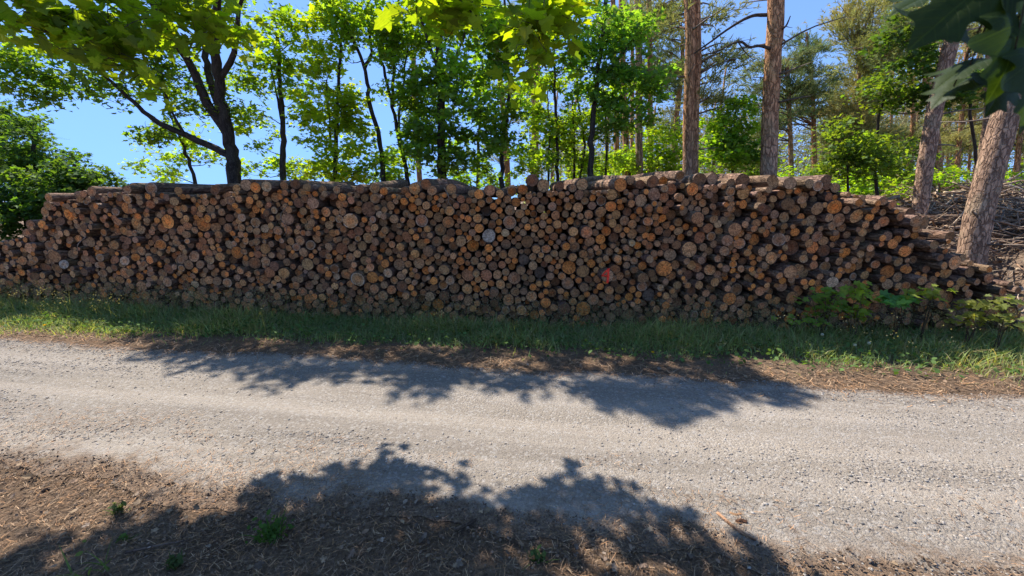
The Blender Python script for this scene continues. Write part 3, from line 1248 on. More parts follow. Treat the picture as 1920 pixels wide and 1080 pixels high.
broadleaf('dense dark maple with a stout straight trunk at the centre',
          [([(828, 355, 8.3), (827, 260, 8.3), (826, 150, 8.3), (822, 40, 8.2), (818, -60, 8.1)], .10, .055),
           ([(827, 190, 8.3), (850, 120, 8.2), (880, 40, 8.0)], .04, .015),
           ([(826, 140, 8.3), (800, 70, 8.2), (780, 0, 8.0)], .04, .015)],
          [(890, 200, 8.2, 88, 72, .8, 30), (835, 270, 8.2, 80, 55, .8, 24), (870, 110, 8.3, 95, 60, .9, 22), (800, 170, 8.4, 50, 60, .7, 10), (930, 250, 8.3, 40, 30, .5, 6),
           (880, 300, 8.4, 45, 26, .4, 7), (890, 30, 8.2, 90, 40, .8, 20)],
          extra=mid_sh[mid_sh[:, 0] < .2], lsize=.115, nleaf=58, clump=.28, yellow=.25, seed=107, tone=(.050, .095, .022), tone_var=.4)
broadleaf('small sinuous dark tree standing in the sky gap at centre',
          [([(941, 360, 8.6), (941, 275, 8.6), (949, 225, 8.6), (956, 160, 8.6), (950, 90, 8.5), (946, 0, 8.4)], .055, .022),
           ([(941, 285, 8.6), (928, 250, 8.6), (920, 215, 8.6)], .02, .008)],
          [(950, 60, 8.4, 50, 50, .6, 10), (915, 345, 8.9, 22, 12, .2, 2), (975, 180, 8.7, 20, 26, .3, 3)], lsize=.11, nleaf=46, clump=.26, yellow=.2, seed=108)
broadleaf('grey-stemmed young tree half hidden by the dark maple',
          [([(896, 352, 9.6), (897, 290, 9.6), (900, 200, 9.6), (905, 110, 9.5)], .05, .025)],
          [(905, 330, 9.6, 22, 14, .3, 3), (900, 180, 9.8, 40, 60, .5, 8), (850, 330, 9.7, 40, 22, .4, 6)], lsize=.11, nleaf=46, clump=.26, yellow=.35, seed=109, bark=(.12, .11, .10))
broadleaf('airy young maple with two thin stems right of the sky gap',
          [([(1046, 350, 9.0), (1044, 260, 9.0), (1040, 160, 9.0), (1036, 60, 8.9)], .045, .02), ([(1028, 345, 9.0), (1030, 250, 9.0), (1026, 170, 9.0)], .025, .012)],
          [(1000, 300, 9.1, 50, 45, .6, 16), (1010, 220, 9.2, 40, 40, .6, 10), (1060, 260, 9.1, 40, 60, .6, 12), (1030, 130, 9.0, 60, 50, .7, 12), (1050, 40, 9.0, 60, 50, .7, 12)],
          lsize=.11, nleaf=54, clump=.27, yellow=.55, seed=110)
broadleaf('young maple with crossing thin stems left of the pine group',
          [([(1088, 345, 9.4), (1096, 270, 9.4), (1085, 200, 9.4), (1080, 110, 9.3)], .035, .018), ([(1078, 345, 9.4), (1076, 250, 9.4), (1072, 170, 9.4)], .03, .015),
           ([(1135, 345, 9.3), (1138, 260, 9.3), (1130, 160, 9.2)], .03, .012)],
          [(1090, 240, 9.4, 40, 50, .5, 12), (1130, 310, 9.6, 45, 28, .5, 10), (1085, 320, 9.5, 36, 26, .4, 8), (1120, 200, 9.3, 40, 40, .5, 10)],
          lsize=.105, nleaf=52, clump=.27, yellow=.7, seed=111)
broadleaf('dark leafy maple crown in front of the pine group',
          [([(1108, 345, 8.5), (1110, 240, 8.5), (1120, 150, 8.5), (1130, 60, 8.4), (1140, -40, 8.3)], .07, .03), ([(1118, 160, 8.5), (1160, 110, 8.4), (1200, 60, 8.4)], .035, .014)],
          [(1110, 140, 8.5, 70, 60, .8, 22), (1180, 150, 8.5, 70, 50, .8, 18), (1100, 60, 8.4, 80, 45, .8, 16), (1180, 60, 8.4, 60, 45, .7, 14), (1215, 200, 8.6, 30, 35, .4, 6), (1150, 230, 8.6, 40, 30, .4, 8)],
          extra=mid_sh[mid_sh[:, 0] >= .2], lsize=.11, nleaf=56, clump=.28, yellow=.2, seed=112, tone=(.044, .090, .026), tone_var=.4)
broadleaf('bright green young maple between the two big pines',
          [([(1372, 340, 8.9), (1375, 260, 8.9), (1380, 190, 8.9)], .035, .012)],
          [(1370, 290, 8.9, 52, 36, .5, 20), (1375, 220, 8.9, 40, 35, .5, 12), (1345, 250, 9.0, 24, 30, .4, 6), (1410, 310, 9.0, 24, 20, .4, 5)],
          lsize=.11, nleaf=58, clump=.25, yellow=.45, seed=113, tone=(.05, .10, .02))
broadleaf('low yellow-green maple thicket under the pine group',
          [([(1180, 345, 11.5), (1178, 300, 11.5), (1176, 250, 11.5)], .04, .015), ([(1230, 345, 11.5), (1236, 290, 11.5)], .03, .012)],
          [(1180, 310, 11.5, 50, 28, .8, 18), (1240, 300, 11.8, 50, 34, .8, 18), (1210, 260, 12, 50, 30, .6, 10), (1275, 270, 12, 30, 50, .5, 9)], lsize=.115, nleaf=56, clump=.3, yellow=.9, seed=114)
broadleaf('spreading green maple beyond the right of the stack',
          [([(1645, 380, 10.5), (1640, 300, 10.5), (1650, 220, 10.4), (1670, 150, 10.2)], .05, .02), ([(1590, 360, 10.5), (1588, 290, 10.5)], .03, .012)],
          [(1620, 300, 10.5, 60, 45, .8, 26), (1580, 260, 10.6, 40, 45, .6, 14), (1570, 320, 10.7, 45, 26, .6, 12), (1690, 190, 10.0, 60, 26, .6, 12), (1660, 160, 10, 40, 25, .5, 7), (1680, 310, 10.6, 40, 45, .6, 12)],
          lsize=.115, nleaf=44, clump=.33, yellow=.3, seed=115, tone=(.038, .066, .020), tone_var=.4)
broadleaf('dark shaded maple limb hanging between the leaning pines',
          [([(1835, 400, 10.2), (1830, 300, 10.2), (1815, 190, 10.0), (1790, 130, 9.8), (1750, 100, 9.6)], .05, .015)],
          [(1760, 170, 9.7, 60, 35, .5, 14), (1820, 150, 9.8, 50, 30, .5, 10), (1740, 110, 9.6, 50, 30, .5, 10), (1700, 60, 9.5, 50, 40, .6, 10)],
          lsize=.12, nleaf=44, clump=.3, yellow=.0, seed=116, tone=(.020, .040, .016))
for k, (px, Y, hpx, lb) in enumerate([(1420, 13, 40, 'low leafy bush behind the foot of the tall bare pine'), (1500, 14, 45, 'low leafy bush right of the tall bare pine'),
                                      (1690, 12.5, 45, 'sunlit low bush left of the leaning pine foot'), (1770, 13.5, 40, 'sunlit low bush between the leaning pines'),
                                      (1120, 15, 50, 'far low bush seen under the dark maple crown'), (1320, 14, 45, 'low bush behind the twin-stemmed pine'), (1880, 16, 45, 'far bush beyond the brush heap'),
                                      (-60, 13, 70, 'dark bush at the far left beyond the stack'), (45, 14, 55, 'leafy bush under the left-edge tree'), (150, 15, 50, 'leafy bush beyond the stepped left end'),
                                      (-140, 10.5, 70, 'near bush just outside the left end of the stack'),
                                      (1735, 11.5, 36, 'bright low bush at the foot of the grey-barked leaning pine'), (1600, 11.8, 40, 'low bush under the spreading green maple'),
                                      (1915, 12.8, 34, 'bush behind the brush heap at the right picture edge')]):
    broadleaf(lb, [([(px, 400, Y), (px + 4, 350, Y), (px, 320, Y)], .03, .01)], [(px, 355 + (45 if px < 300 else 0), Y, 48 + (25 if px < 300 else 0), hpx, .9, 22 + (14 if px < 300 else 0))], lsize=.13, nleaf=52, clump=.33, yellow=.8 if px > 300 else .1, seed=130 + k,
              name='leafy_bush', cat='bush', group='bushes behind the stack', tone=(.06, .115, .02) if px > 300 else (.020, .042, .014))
for k, (px, py, Y, rx, ry, lb) in enumerate([(60, 310, 15, 75, 90, 'tall round-crowned green tree at the left edge'), (140, 350, 14, 50, 60, 'shorter green tree right of the left-edge tree'),
                                             (-30, 250, 17, 80, 90, 'dark tree cut off by the left picture edge')]):
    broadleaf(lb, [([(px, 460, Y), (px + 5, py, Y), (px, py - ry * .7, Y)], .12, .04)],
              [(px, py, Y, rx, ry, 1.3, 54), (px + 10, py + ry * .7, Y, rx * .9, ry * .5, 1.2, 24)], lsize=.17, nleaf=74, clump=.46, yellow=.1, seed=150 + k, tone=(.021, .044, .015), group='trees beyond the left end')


# ------------------------------------------------------------------ pines
def pine(label, path, r0, r1, crown, seed, orange_from=2.8, dead=6, ntuft=34, tone=(.085, .095, .05), lean_path=None, spruce=False, group='pines behind the stack', second=None):
    rng = np.random.default_rng(seed)
    P = [at(*p) for p in path]
    b0 = P[0]
    dx = (P[0] - P[1]) / max(abs(P[1][2] - P[0][2]), .3)
    P = [np.array([b0[0] + dx[0] * b0[2] * .8, b0[1] + dx[1] * b0[2] * .8, -.06])] + P
    # carry the stem on above the frame
    top = P[-1]
    dirv = norm(P[-1] - P[-2])
    if top[2] < 9 and path[-1][1] < 25:
        P.append(top + dirv * (10.5 - top[2]) * .95 + np.array([0, .3, 0]))
    n = 40
    Q = smoothpath(P, n)
    R = np.linspace(r0 * 1.04, r1, n)
    R[0] *= 1.35
    R[1] *= 1.12
    root = thing('pine_tree', label, 'tree', (Q[0][0], Q[0][1], 0), group)
    base = np.array(root.location)
    tr, cr = MB(), MB()

    def barkcol(Q):
        z = Q[:, 2]
        f = np.clip((z - orange_from) / 1.6, 0, 1)[:, None]
        return np.array([.42, .295, .215]) * (1 - f) + np.array([.56, .315, .165]) * f

    tube(tr, Q, R, 18 if r0 > .1 else 10, barkcol(Q), seed, .022, rng)
    if second is not None:
        P2 = [at(*p) for p in second]
        Q2 = smoothpath(P2, 24)
        tube(tr, Q2, np.linspace(r0 * .72, r1 * .7, 24), 14, barkcol(Q2), seed + .5, .03, rng)
        Q = np.vstack([Q, Q2])
    # dead snags
    for _ in range(dead):
        j = rng.integers(n // 4, n - 2)
        a = rng.random() * 6.283
        L = rng.uniform(.25, 1.1)
        p = Q[j]
        e = p + np.array([math.cos(a) * L, math.sin(a) * L, rng.uniform(-.05, .4) * L])
        m_ = (p + e) / 2 + rng.normal(0, .06, 3)
        sb = MB()
        tube(sb, smoothpath([p, m_, e], 6) - base, np.linspace(.022, .006, 6), 5, (.20, .165, .14), seed + _)
        sb.build('dead_branch', M_BARK, root)
    # live limbs
    C = sample_clumps(crown, rng) if crown else np.zeros((0, 3))
    V0, V1, V2, VC = [], [], [], []
    for c in C:
        dv = Q - c
        cost = np.abs(dv[:, 2] + .25) + .35 * np.linalg.norm(dv[:, :2], axis=1)
        p = Q[int(np.argmin(cost))]
        L = np.linalg.norm(c - p)
        mid = (p + c) / 2 + np.array([0, 0, .08 * L]) + rng.normal(0, .08 * L, 3)
        QQ = smoothpath([p, mid, c], 7)
        tube(cr, QQ, np.linspace(.012 + .012 * L, .006, 7), 5, (.17, .11, .075), seed, mi=1)
        nt_ = int(ntuft * rng.uniform(.6, 1.4))
        dd = norm(c - p + 1e-6)
        cw = .30 + .08 * L
        tp_ = rng.normal(0, 1, (nt_, 3)) * np.array([cw, cw, .12 if not spruce else .26]) * .62
        tcen = c + tp_ - dd * rng.random((nt_, 1)) * .25 * L
        for _ in range(4):
            tube(cr, smoothpath([c, tcen[rng.integers(nt_)]], 3), [.007, .005, .003], 4, (.15, .10, .07), seed, mi=1)
        axis = norm(tp_ * np.array([1, 1, .6]) + dd * .3 + np.array([0, 0, .18]))
        nb = 11
        ax = np.repeat(axis, nb, 0)
        dirn = norm(ax * .9 + rng.normal(0, .55, (nt_ * nb, 3)))
        ln = rng.uniform(.08, .15, (nt_ * nb, 1))
        st = np.repeat(tcen, nb, 0) + ax * rng.uniform(-.07, .07, (nt_ * nb, 1))
        sd = norm(np.cross(dirn, rng.normal(0, 1, (nt_ * nb, 3)))) * rng.uniform(.006, .011, (nt_ * nb, 1))
        V0.append(st - sd)
        V1.append(st + sd)
        V2.append(st + dirn * ln)
        cl = np.array(tone) * np.array([2.3, 2.5, 1.8]) * rng.uniform(.75, 1.3) * np.array([rng.uniform(.9, 1.2), 1, rng.uniform(.8, 1.1)])
        VC.append(np.tile(cl, (nt_ * nb, 1)) * rng.uniform(.75, 1.25, (nt_ * nb, 1)))
    for m_ in (tr, cr):
        m_.V = [x - base for x in m_.V]
    tr.build('trunk', M_PINEBARK, root)
    if V0:
        A = np.stack([np.vstack(V0), np.vstack(V1), np.vstack(V2)], 1)
        k = len(A)
        cr.add(A.reshape(-1, 3) - base, np.arange(3 * k), np.full(k, 3), np.repeat(np.vstack(VC), 3, 0))
        cr.build('crown', [M_NEEDLE, M_BARK], root, smooth=False)
    return root


def limb(root_label, pts, r, seed):
    pass


pine('twin-stemmed reddish pine right of the pine group',
     [(1290, 335, 8.8), (1291, 220, 8.8), (1294, 110, 8.8), (1292, 0, 8.8)], .115, .085,
     [(1345, 120, 9.2, 60, 35, .5, 9), (1340, 190, 9.2, 40, 30, .4, 5), (1255, 30, 9.6, 50, 40, .6, 8), (1320, 30, 9.6, 50, 20, .4, 4)], 201, 1.7, 7, 30,
     second=[(1302, 335, 8.85), (1303, 220, 8.9), (1308, 110, 8.9), (1306, -40, 8.9), (1310, -160, 8.9)])
pine('tall bare pine trunk rising straight behind the right of the stack',
     [(1440, 345, 8.3), (1444, 220, 8.3), (1449, 110, 8.3), (1455, -10, 8.3)], .148, .132, [], 202, 2.1, 8)
pine('grey-barked pine leaning right beyond the end of the stack',
     [(1722, 410, 9.2), (1737, 300, 9.2), (1752, 210, 9.2), (1778, 100, 9.2), (1800, 0, 9.2)], .15, .11, [(1720, 20, 9.3, 40, 30, .4, 4)], 203, 5.5, 5)
pine('thick leaning pine trunk at the right edge beside the brush heap',
     [(1822, 480, 7.2), (1836, 400, 7.2), (1862, 300, 7.2), (1890, 200, 7.2), (1925, 80, 7.2)], .195, .165, [], 204, 7.0, 7)
pine('reddish slim pine behind the grey-barked leaning pine',
     [(1757, 385, 12.5), (1758, 300, 12.5), (1745, 190, 12.5), (1735, 110, 12.5), (1728, 0, 12.5)], .115, .08, [(1690, 60, 12.5, 70, 50, .8, 14), (1640, 100, 12.8, 60, 40, .6, 10)], 205, 1.2, 3, 40)
pine('crooked grey-stemmed pine between the leaning pines',
     [(1828, 380, 13), (1838, 300, 13), (1852, 200, 13), (1850, 130, 13), (1868, 40, 13)], .09, .06, [(1860, 30, 13, 60, 40, .6, 8), (1800, 60, 13, 50, 40, .6, 8)], 206, 9, 8, 40)
pine('pine with a forked orange top in the centre',
     [(1003, 350, 13), (1003, 260, 13), (1004, 200, 13), (1007, 120, 13), (1010, 40, 13)], .125, .09, [(985, 40, 13, 60, 50, .8, 8)], 207, 1.8, 3, 34,
     second=[(1004, 200, 13), (998, 150, 13), (994, 60, 13)])
pine('slim pine with purple-grey needles behind the sinuous tree',
     [(952, 340, 14), (948, 260, 14), (940, 170, 14), (930, 80, 14), (925, 0, 14)], .10, .07, [(970, 190, 14, 32, 40, .6, 9), (925, 290, 14, 22, 18, .3, 3), (960, 80, 14, 50, 40, .6, 6)], 208, 1.2, 4, 40)
pine('orange-barked pine half hidden by the leaning stems',
     [(788, 350, 13), (783, 290, 13), (778, 220, 13), (775, 100, 13)], .085, .07, [(770, 60, 13, 50, 40, .6, 5)], 209, 1.6, 3, 34)
for k, (xb, xt, Y, r, lb) in enumerate([(1157, 1150, 13, .085, 'leftmost of the close-set pines under the dark maple crown'), (1174, 1166, 12, .10, 'second from left of the close-set pines'),
                                        (1199, 1196, 11, .10, 'stoutest of the close-set pines, grey all the way up'), (1220, 1217, 12.5, .085, 'sunlit pale orange pine at the right of the close-set group'),
                                        (1186, 1184, 15, .07, 'thin pine at the back of the close-set group')]):
    pine(lb, [(xb, 345, Y), (xb - 1, 240, Y), (xt + 2, 140, Y), (xt, 20, Y)], r, r * .75,
         [(xt + 30, 40, Y, 60, 45, .7, 9), (xt + 50, 140, Y + .4, 40, 40, .6, 5)], 215 + k, 1.5 if k != 2 else 6, 4, 34)
pine('shadowy pine behind the twin-stemmed pine', [(1262, 340, 15), (1266, 250, 15), (1278, 140, 15), (1280, 60, 15)], .09, .06,
     [(1260, 150, 15, 40, 70, .8, 14), (1250, 240, 15, 40, 40, .6, 8), (1230, 60, 15, 60, 50, .8, 10)], 221, 3, 3, 40)
pine('grey-green pine with a full pointed crown right of the bare trunk', [(1528, 345, 17), (1526, 260, 17), (1524, 180, 17), (1518, 110, 17), (1512, 60, 17)], .11, .04,
     [(1515, 95, 17, 40, 40, .7, 14), (1520, 160, 17, 70, 40, 1.1, 24), (1480, 210, 17, 60, 35, .9, 16), (1570, 215, 17, 45, 30, .8, 12)], 222, 1.3, 5, 48, tone=(.07, .085, .055))
pine('darker pine filling the gap right behind the bare trunk', [(1484, 350, 15), (1482, 260, 15), (1478, 170, 15), (1476, 110, 15)], .09, .05,
     [(1480, 130, 15, 45, 35, .8, 10), (1420, 150, 15, 35, 45, .7, 12), (1425, 220, 15, 30, 40, .6, 8), (1490, 190, 15, 50, 40, .8, 12)], 223, 1.8, 4, 46, tone=(.06, .075, .05))
pine('far pine with a short broken crown right of the pointed one', [(1557, 330, 20), (1557, 240, 20), (1556, 170, 20)], .09, .05,
     [(1560, 180, 20, 40, 40, .9, 14), (1545, 250, 20, 40, 25, .8, 8)], 224, 1.3, 3, 44)
pine('olive drooping conifer right of the pointed-crown pine', [(1618, 370, 14), (1616, 280, 14), (1612, 180, 14), (1610, 100, 14)], .09, .05,
     [(1610, 190, 14, 36, 50, .8, 18), (1600, 260, 14, 48, 45, .8, 20), (1650, 270, 14, 40, 40, .8, 14), (1630, 110, 14, 60, 50, .9, 16), (1620, 30, 14, 60, 50, .8, 14)], 225, 5, 3, 60, tone=(.12, .11, .06), spruce=True)
pine('bushy pine overhanging the top right', [(1705, 385, 15), (1708, 290, 15), (1712, 210, 15), (1700, 60, 15)], .085, .06,
     [(1680, 30, 15, 90, 40, 1, 17), (1650, 150, 15, 50, 50, .8, 8), (1710, 260, 15, 60, 45, .9, 10), (1770, 40, 15, 60, 50, .8, 8)], 226, 2.4, 4, 50, tone=(.11, .11, .065))
for k, (xb, xt, Y, r, lb) in enumerate([(1792, 1805, 16, .085, 'slim upright pine just right of the reddish pine'), (1812, 1830, 21, .07, 'far thin pine nearer the thick leaning trunk'),
                                        (1884, 1890, 19, .075, 'far orange pine just right of the thick leaning trunk'), (1902, 1920, 15, .09, 'tilted orange pine at the right picture edge'),
                                        (1668, 1672, 22, .075, 'far pine left of the grey-barked leaning pine'), (1780, 1770, 24, .07, 'farthest thin pine seen between the leaning pines')]):
    pine(lb, [(xb, 390, Y), ((xb * 2 + xt) / 3, 300, Y), (xt, 200, Y), (xt + (xt - xb) * .6, 90, Y)], r, r * .7,
         [(xt - 10, 250, Y + .5, 50, 40, 1.2, 14), (xt + 15, 170, Y, 60, 40, 1.2, 16), (xt, 90, Y, 60, 50, 1, 10)], 230 + k, 1.5, 4, 46, tone=(.125, .115, .065))


# far woods: unbroken mass
def far_woods():
    rng = np.random.default_rng(400)
    tr, nd, lf = MB(), MB(), MB()
    A, CC = [], []
    for _ in range(110):
        px = rng.uniform(1020, 2060) if rng.random() < .82 else rng.uniform(1560, 2060)
        Y = rng.uniform(24, 44)
        b = at(px, 400, Y)
        b[2] = -.1
        h = rng.uniform(9, 15)
        if px < 1640:
            h *= .62
        t_ = b + np.array([rng.normal(0, .5), 0, h])
        q = smoothpath([b, (b + t_) / 2 + rng.normal(0, .12, 3), t_], 7)
        f = np.linspace(0, 1, 7)[:, None] ** .6
        tube(tr, q, np.linspace(.13, .05, 7), 6, np.array([.2, .15, .12]) * (1 - f) + np.array([.40, .22, .12]) * f, _ * .4)
        for _k in range(16):
            c = t_ + rng.normal(0, 1, 3) * np.array([1.2, 1.2, h * .16]) - np.array([0, 0, h * .28])
            n = 90
            st = c + rng.normal(0, 1, (n, 3)) * np.array([.8, .8, .3])
            dn = norm(rng.normal(0, 1, (n, 3)) + np.array([0, 0, .3])) * rng.uniform(.15, .3, (n, 1))
            sd = norm(np.cross(dn, rng.normal(0, 1, (n, 3)))) * .028
            A.append(np.stack([st - sd, st + sd, st + dn], 1))
            CC.append(np.tile(np.array([.2, .19, .11]) * rng.uniform(.7, 1.25), (n, 1)))
    A = np.vstack(A)
    nd.add(A.reshape(-1, 3), np.arange(3 * len(A)), np.full(len(A), 3), np.repeat(np.vstack(CC), 3, 0))
    # understorey
    LCc, col = [], []
    for _ in range(330):
        px = rng.uniform(1000, 2060)
        Y = rng.uniform(19, 40)
        c = at(px, 380, Y)
        c[2] = .4 + 3.6 * rng.random() ** 1.7
        n = 70
        LCc.append(c + rng.normal(0, 1, (n, 3)) * np.array([.9, .9, .45]))
        col.append(np.tile(np.array([.11, .17, .03]) * rng.uniform(.6, 1.5), (n, 1)))
    LCc = np.vstack(LCc)
    n = len(LCc)
    leaves(lf, T_OVAL, LCc, np.array([0, 0, 1.0]) + rng.normal(0, .5, (n, 3)), rng.normal(0, 1, (n, 3)), rng.uniform(.14, .3, n), np.vstack(col))
    root = thing('far_woods', 'far-off pine wood closing the view beyond the right of the stack', 'woods', (15, 30, 0))
    root['kind'] = 'stuff'
    for m_, nm, mt in ((tr, 'trunk', M_PINEBARK), (nd, 'crown', M_NEEDLE), (lf, 'undergrowth', M_FARLEAF)):
        m_.V = [x - np.array([15, 30, 0]) for x in m_.V]
        tag(m_.build(nm, mt, root, smooth=False), kind='stuff')


far_woods()

# ------------------------------------------------------------------ overhead maples near the camera
fg = []
rg = np.random.default_rng(8)
FG_SH = [(px_, py_) for px_ in range(520, 1120, 75) for py_ in (930, 985, 1040, 1090)] + [(610, 872), (690, 868), (770, 880), (850, 892), (1075, 905), (1110, 880), (1150, 925), (1230, 955), (560, 905), (1262, 968), (1312, 990), (1365, 1020), (1405, 1045), (1340, 1050)] + [(px_, py_) for px_ in range(-20, 420, 70) for py_ in (1052,)] + [(610, 880), (680, 880), (760, 890), (840, 905), (640, 920), (720, 960), (820, 940), (900, 940), (960, 960), (1060, 895), (1130, 920), (1050, 1010), (1180, 950),
         (1000, 1040), (880, 1000), (930, 1060), (1120, 1050), (1230, 985), (560, 950), (480, 960), (420, 965),
         (560, 1040), (470, 1010), (330, 990), (250, 1000), (390, 1040), (300, 1060), (190, 990), (110, 1020), (40, 1040), (150, 1080), (60, 1100), (460, 1080), (620, 1080), (780, 1070),
         (700, 1020), (800, 1015), (-60, 1060), (220, 1090)]
for px, py in FG_SH:
    if 150 < px < 500 and py < 985:
        continue
    if min(math.hypot(px - fx, (py + 38 - fy) * 1.2) for fx, fy in [(685, 975), (1178, 928), (300, 1000), (450, 1010), (1262, 1045), (960, 1060)]) < 46:
        continue
    fg.append(caster(px + rg.normal(0, 8), py + 38 + rg.normal(0, 5), rg.uniform(3.7, 4.5)))
fg = np.array(fg)
NEAR = dict(tmpl=T_MAPLE, lmat=M_LEAF, tone=(.062, .105, .014), bark=(.07, .058, .05), group='maples arching over the camera', twig_r=.0045, base_drop=False)
broadleaf('broad maple whose sunlit boughs hang in from the top left',
          [([W(-3.6, -1.9, -.05), W(-3.55, -1.85, 1.6), W(-3.5, -1.7, 3.2), W(-3.4, -1.5, 5.2), W(-3.3, -1.3, 7.6)], .24, .08),
           ([W(-3.5, -1.7, 3.1), W(-3.7, .2, 4.0), W(-3.7, 1.8, 4.3), W(-3.4, 3.2, 4.05), W(-2.7, 4.0, 3.7)], .10, .02),
           ([W(-3.5, -1.6, 3.6), W(-2.4, .4, 4.6), W(-1.4, 1.9, 4.5), W(-.6, 2.6, 3.8), W(.05, 2.6, 2.95)], .09, .012),
           ([W(-3.7, 1.2, 4.2), W(-4.4, 2.4, 4.0), W(-4.2, 3.4, 3.5)], .05, .012)],
          [(90, 30, 2.9, 130, 34, .25, 17), (230, 100, 3.0, 60, 55, .2, 9), (330, 45, 3.3, 90, 40, .25, 11), (425, 40, 3.6, 30, 40, .2, 4),
           (840, 15, 2.5, 85, 32, .16, 9), (1015, 40, 2.45, 45, 40, .12, 8), (1000, 105, 2.3, 14, 22, .06, 2),
           ('w', (-3.6, -.6, 6.6), (2.6, 2.0, 1.6), 60), ('w', (-1.2, .4, 5.6), (1.6, 1.2, .7), 22)],
          extra=fg, lsize=.10, nleaf=16, clump=.20, yellow=1.0, seed=301, flat=.5, droop=.8, tone_var=.2, **NEAR)
# close leaf spray at the top right, hanging from a second maple behind the camera
rt = broadleaf('maple whose close dark leaf spray hangs in the top right corner',
               [([W(2.9, -1.6, -.05), W(2.85, -1.5, 1.5), W(2.7, -1.3, 3.0), W(2.5, -1.0, 5.0), W(2.4, -.8, 7.0)], .2, .06),
                ([W(2.75, -1.35, 2.6), W(2.0, -.6, 2.9), W(1.3, .2, 2.6), W(.95, .55, 2.2), W(.72, .66, 1.92)], .05, .004)],
               [('w', (2.2, -.4, 5.6), (2.2, 1.8, 1.3), 50), ('w', (1.6, .2, 3.6), (.9, .7, .4), 12)],
               extra=np.array([caster(1900, 1500, 3.6), W(-.4, 1.5, 4.2), W(-.2, 1.3, 4.4), W(-.5, 1.75, 4.3), W(-.1, 1.6, 4.6), W(.1, 1.2, 4.2)]), lsize=.13, nleaf=34, clump=.25, yellow=.0, seed=302, **NEAR)  # extra clumps: unseen foliage added overhead to shade the close leaf spray
cl = MB()
tw = MB()
C_, N_, H_, S_, K_ = [], [], [], [], []
for (px, py, dd, hx, hy, s, nrm) in [(1800, 20, .62, -.7, -.55, .20, (-.2, -.9, .5)), (1745, 70, .70, -.8, -.9, .17, (.3, -.7, .9)), (1885, 120, .60, -.3, -1, .16, (.1, -.9, .3)),
                                     (1800, 150, .66, -1, -.25, .13, (-.3, -.2, 1)), (1770, 190, .70, -1, -.5, .10, (-.5, -.2, .9)), (1850, 60, .75, -.5, -.9, .16, (.6, -.5, .6)),
                                     (1910, 20, .62, .3, -.9, .17, (.3, -.9, .4)), (1720, 20, .80, -1, -.3, .15, (-.1, -.4, .9)), (1860, 190, .66, -.6, -1, .12, (.2, -.8, .5)), (1925, 180, .6, 0, -1, .15, (.2, -.9, .3))]:
    d = ray(px + 18, py - 28)
    p = np.array([0, 0, CAMZ]) + d * dd
    s *= .74
    C_.append(p)
    N_.append(nrm)
    H_.append((hx, -.12, hy))
    S_.append(s)
    K_.append(np.array([.026, .046, .008]) * random.uniform(.8, 1.3))
base = np.array(rt.location)
leaves(cl, T_FINE, np.array(C_) - base, np.array(N_, float), np.array(H_, float), np.array(S_), np.array(K_))
tip = W(.80, .66, 2.0)
for p in C_:
    tube(tw, smoothpath([tip, (tip + p) / 2 + W(0, .02, .04), p], 6) - base, np.linspace(.0025, .0012, 6), 5, (.06, .05, .03), 1.0)
cl.build('leaf_spray', M_CLOSE, rt)
tw.build('leaf_stalk', M_BARK, rt)


# ------------------------------------------------------------------ grass verge
def blades(mb, X, Y, h, wd, lean, bend, col, rng, seg=4):
    n = len(X)
    a = rng.random(n) * 6.283
    d = np.stack([np.cos(a), np.sin(a), np.zeros(n)], -1)
    sd = np.stack([-np.sin(a + rng.normal(0, .6, n)), np.cos(a), np.zeros(n)], -1)
    t = np.linspace(0, 1, seg)
    P = np.zeros((n, seg, 3))
    base = np.stack([X, Y, np.zeros(n) - .01], -1)
    for k, q_ in enumerate(t):
        hor = lean * q_ + bend * q_ ** 2.2
        ver = q_ - .42 * (bend / (1 + bend)) * q_ ** 2.5
        P[:, k] = base + d * (hor * h)[:, None] + np.array([0, 0, 1.0]) * (ver * h)[:, None]
    wk = np.array([1, .9, .6, .0])[:seg] if seg == 4 else np.linspace(1, 0, seg)
    Lf = P[:, :-1] - sd[:, None] * (wd[:, None] * wk[None, :-1])[..., None]
    Rt = P[:, :-1] + sd[:, None] * (wd[:, None] * wk[None, :-1])[..., None]
    V = np.concatenate([np.stack([Lf, Rt], 2).reshape(n, -1, 3), P[:, -1:]], 1)
    m = V.shape[1]
    loops, tot = [], []
    for k in range(seg - 2):
        loops += [2 * k, 2 * k + 1, 2 * k + 3, 2 * k + 2]
        tot.append(4)
    loops += [2 * (seg - 2), 2 * (seg - 2) + 1, m - 1]
    tot.append(3)
    loops = (np.array(loops)[None] + (np.arange(n) * m)[:, None]).ravel()
    mb.add(V.reshape(-1, 3), loops, np.tile(tot, n), np.repeat(col, m, 0))


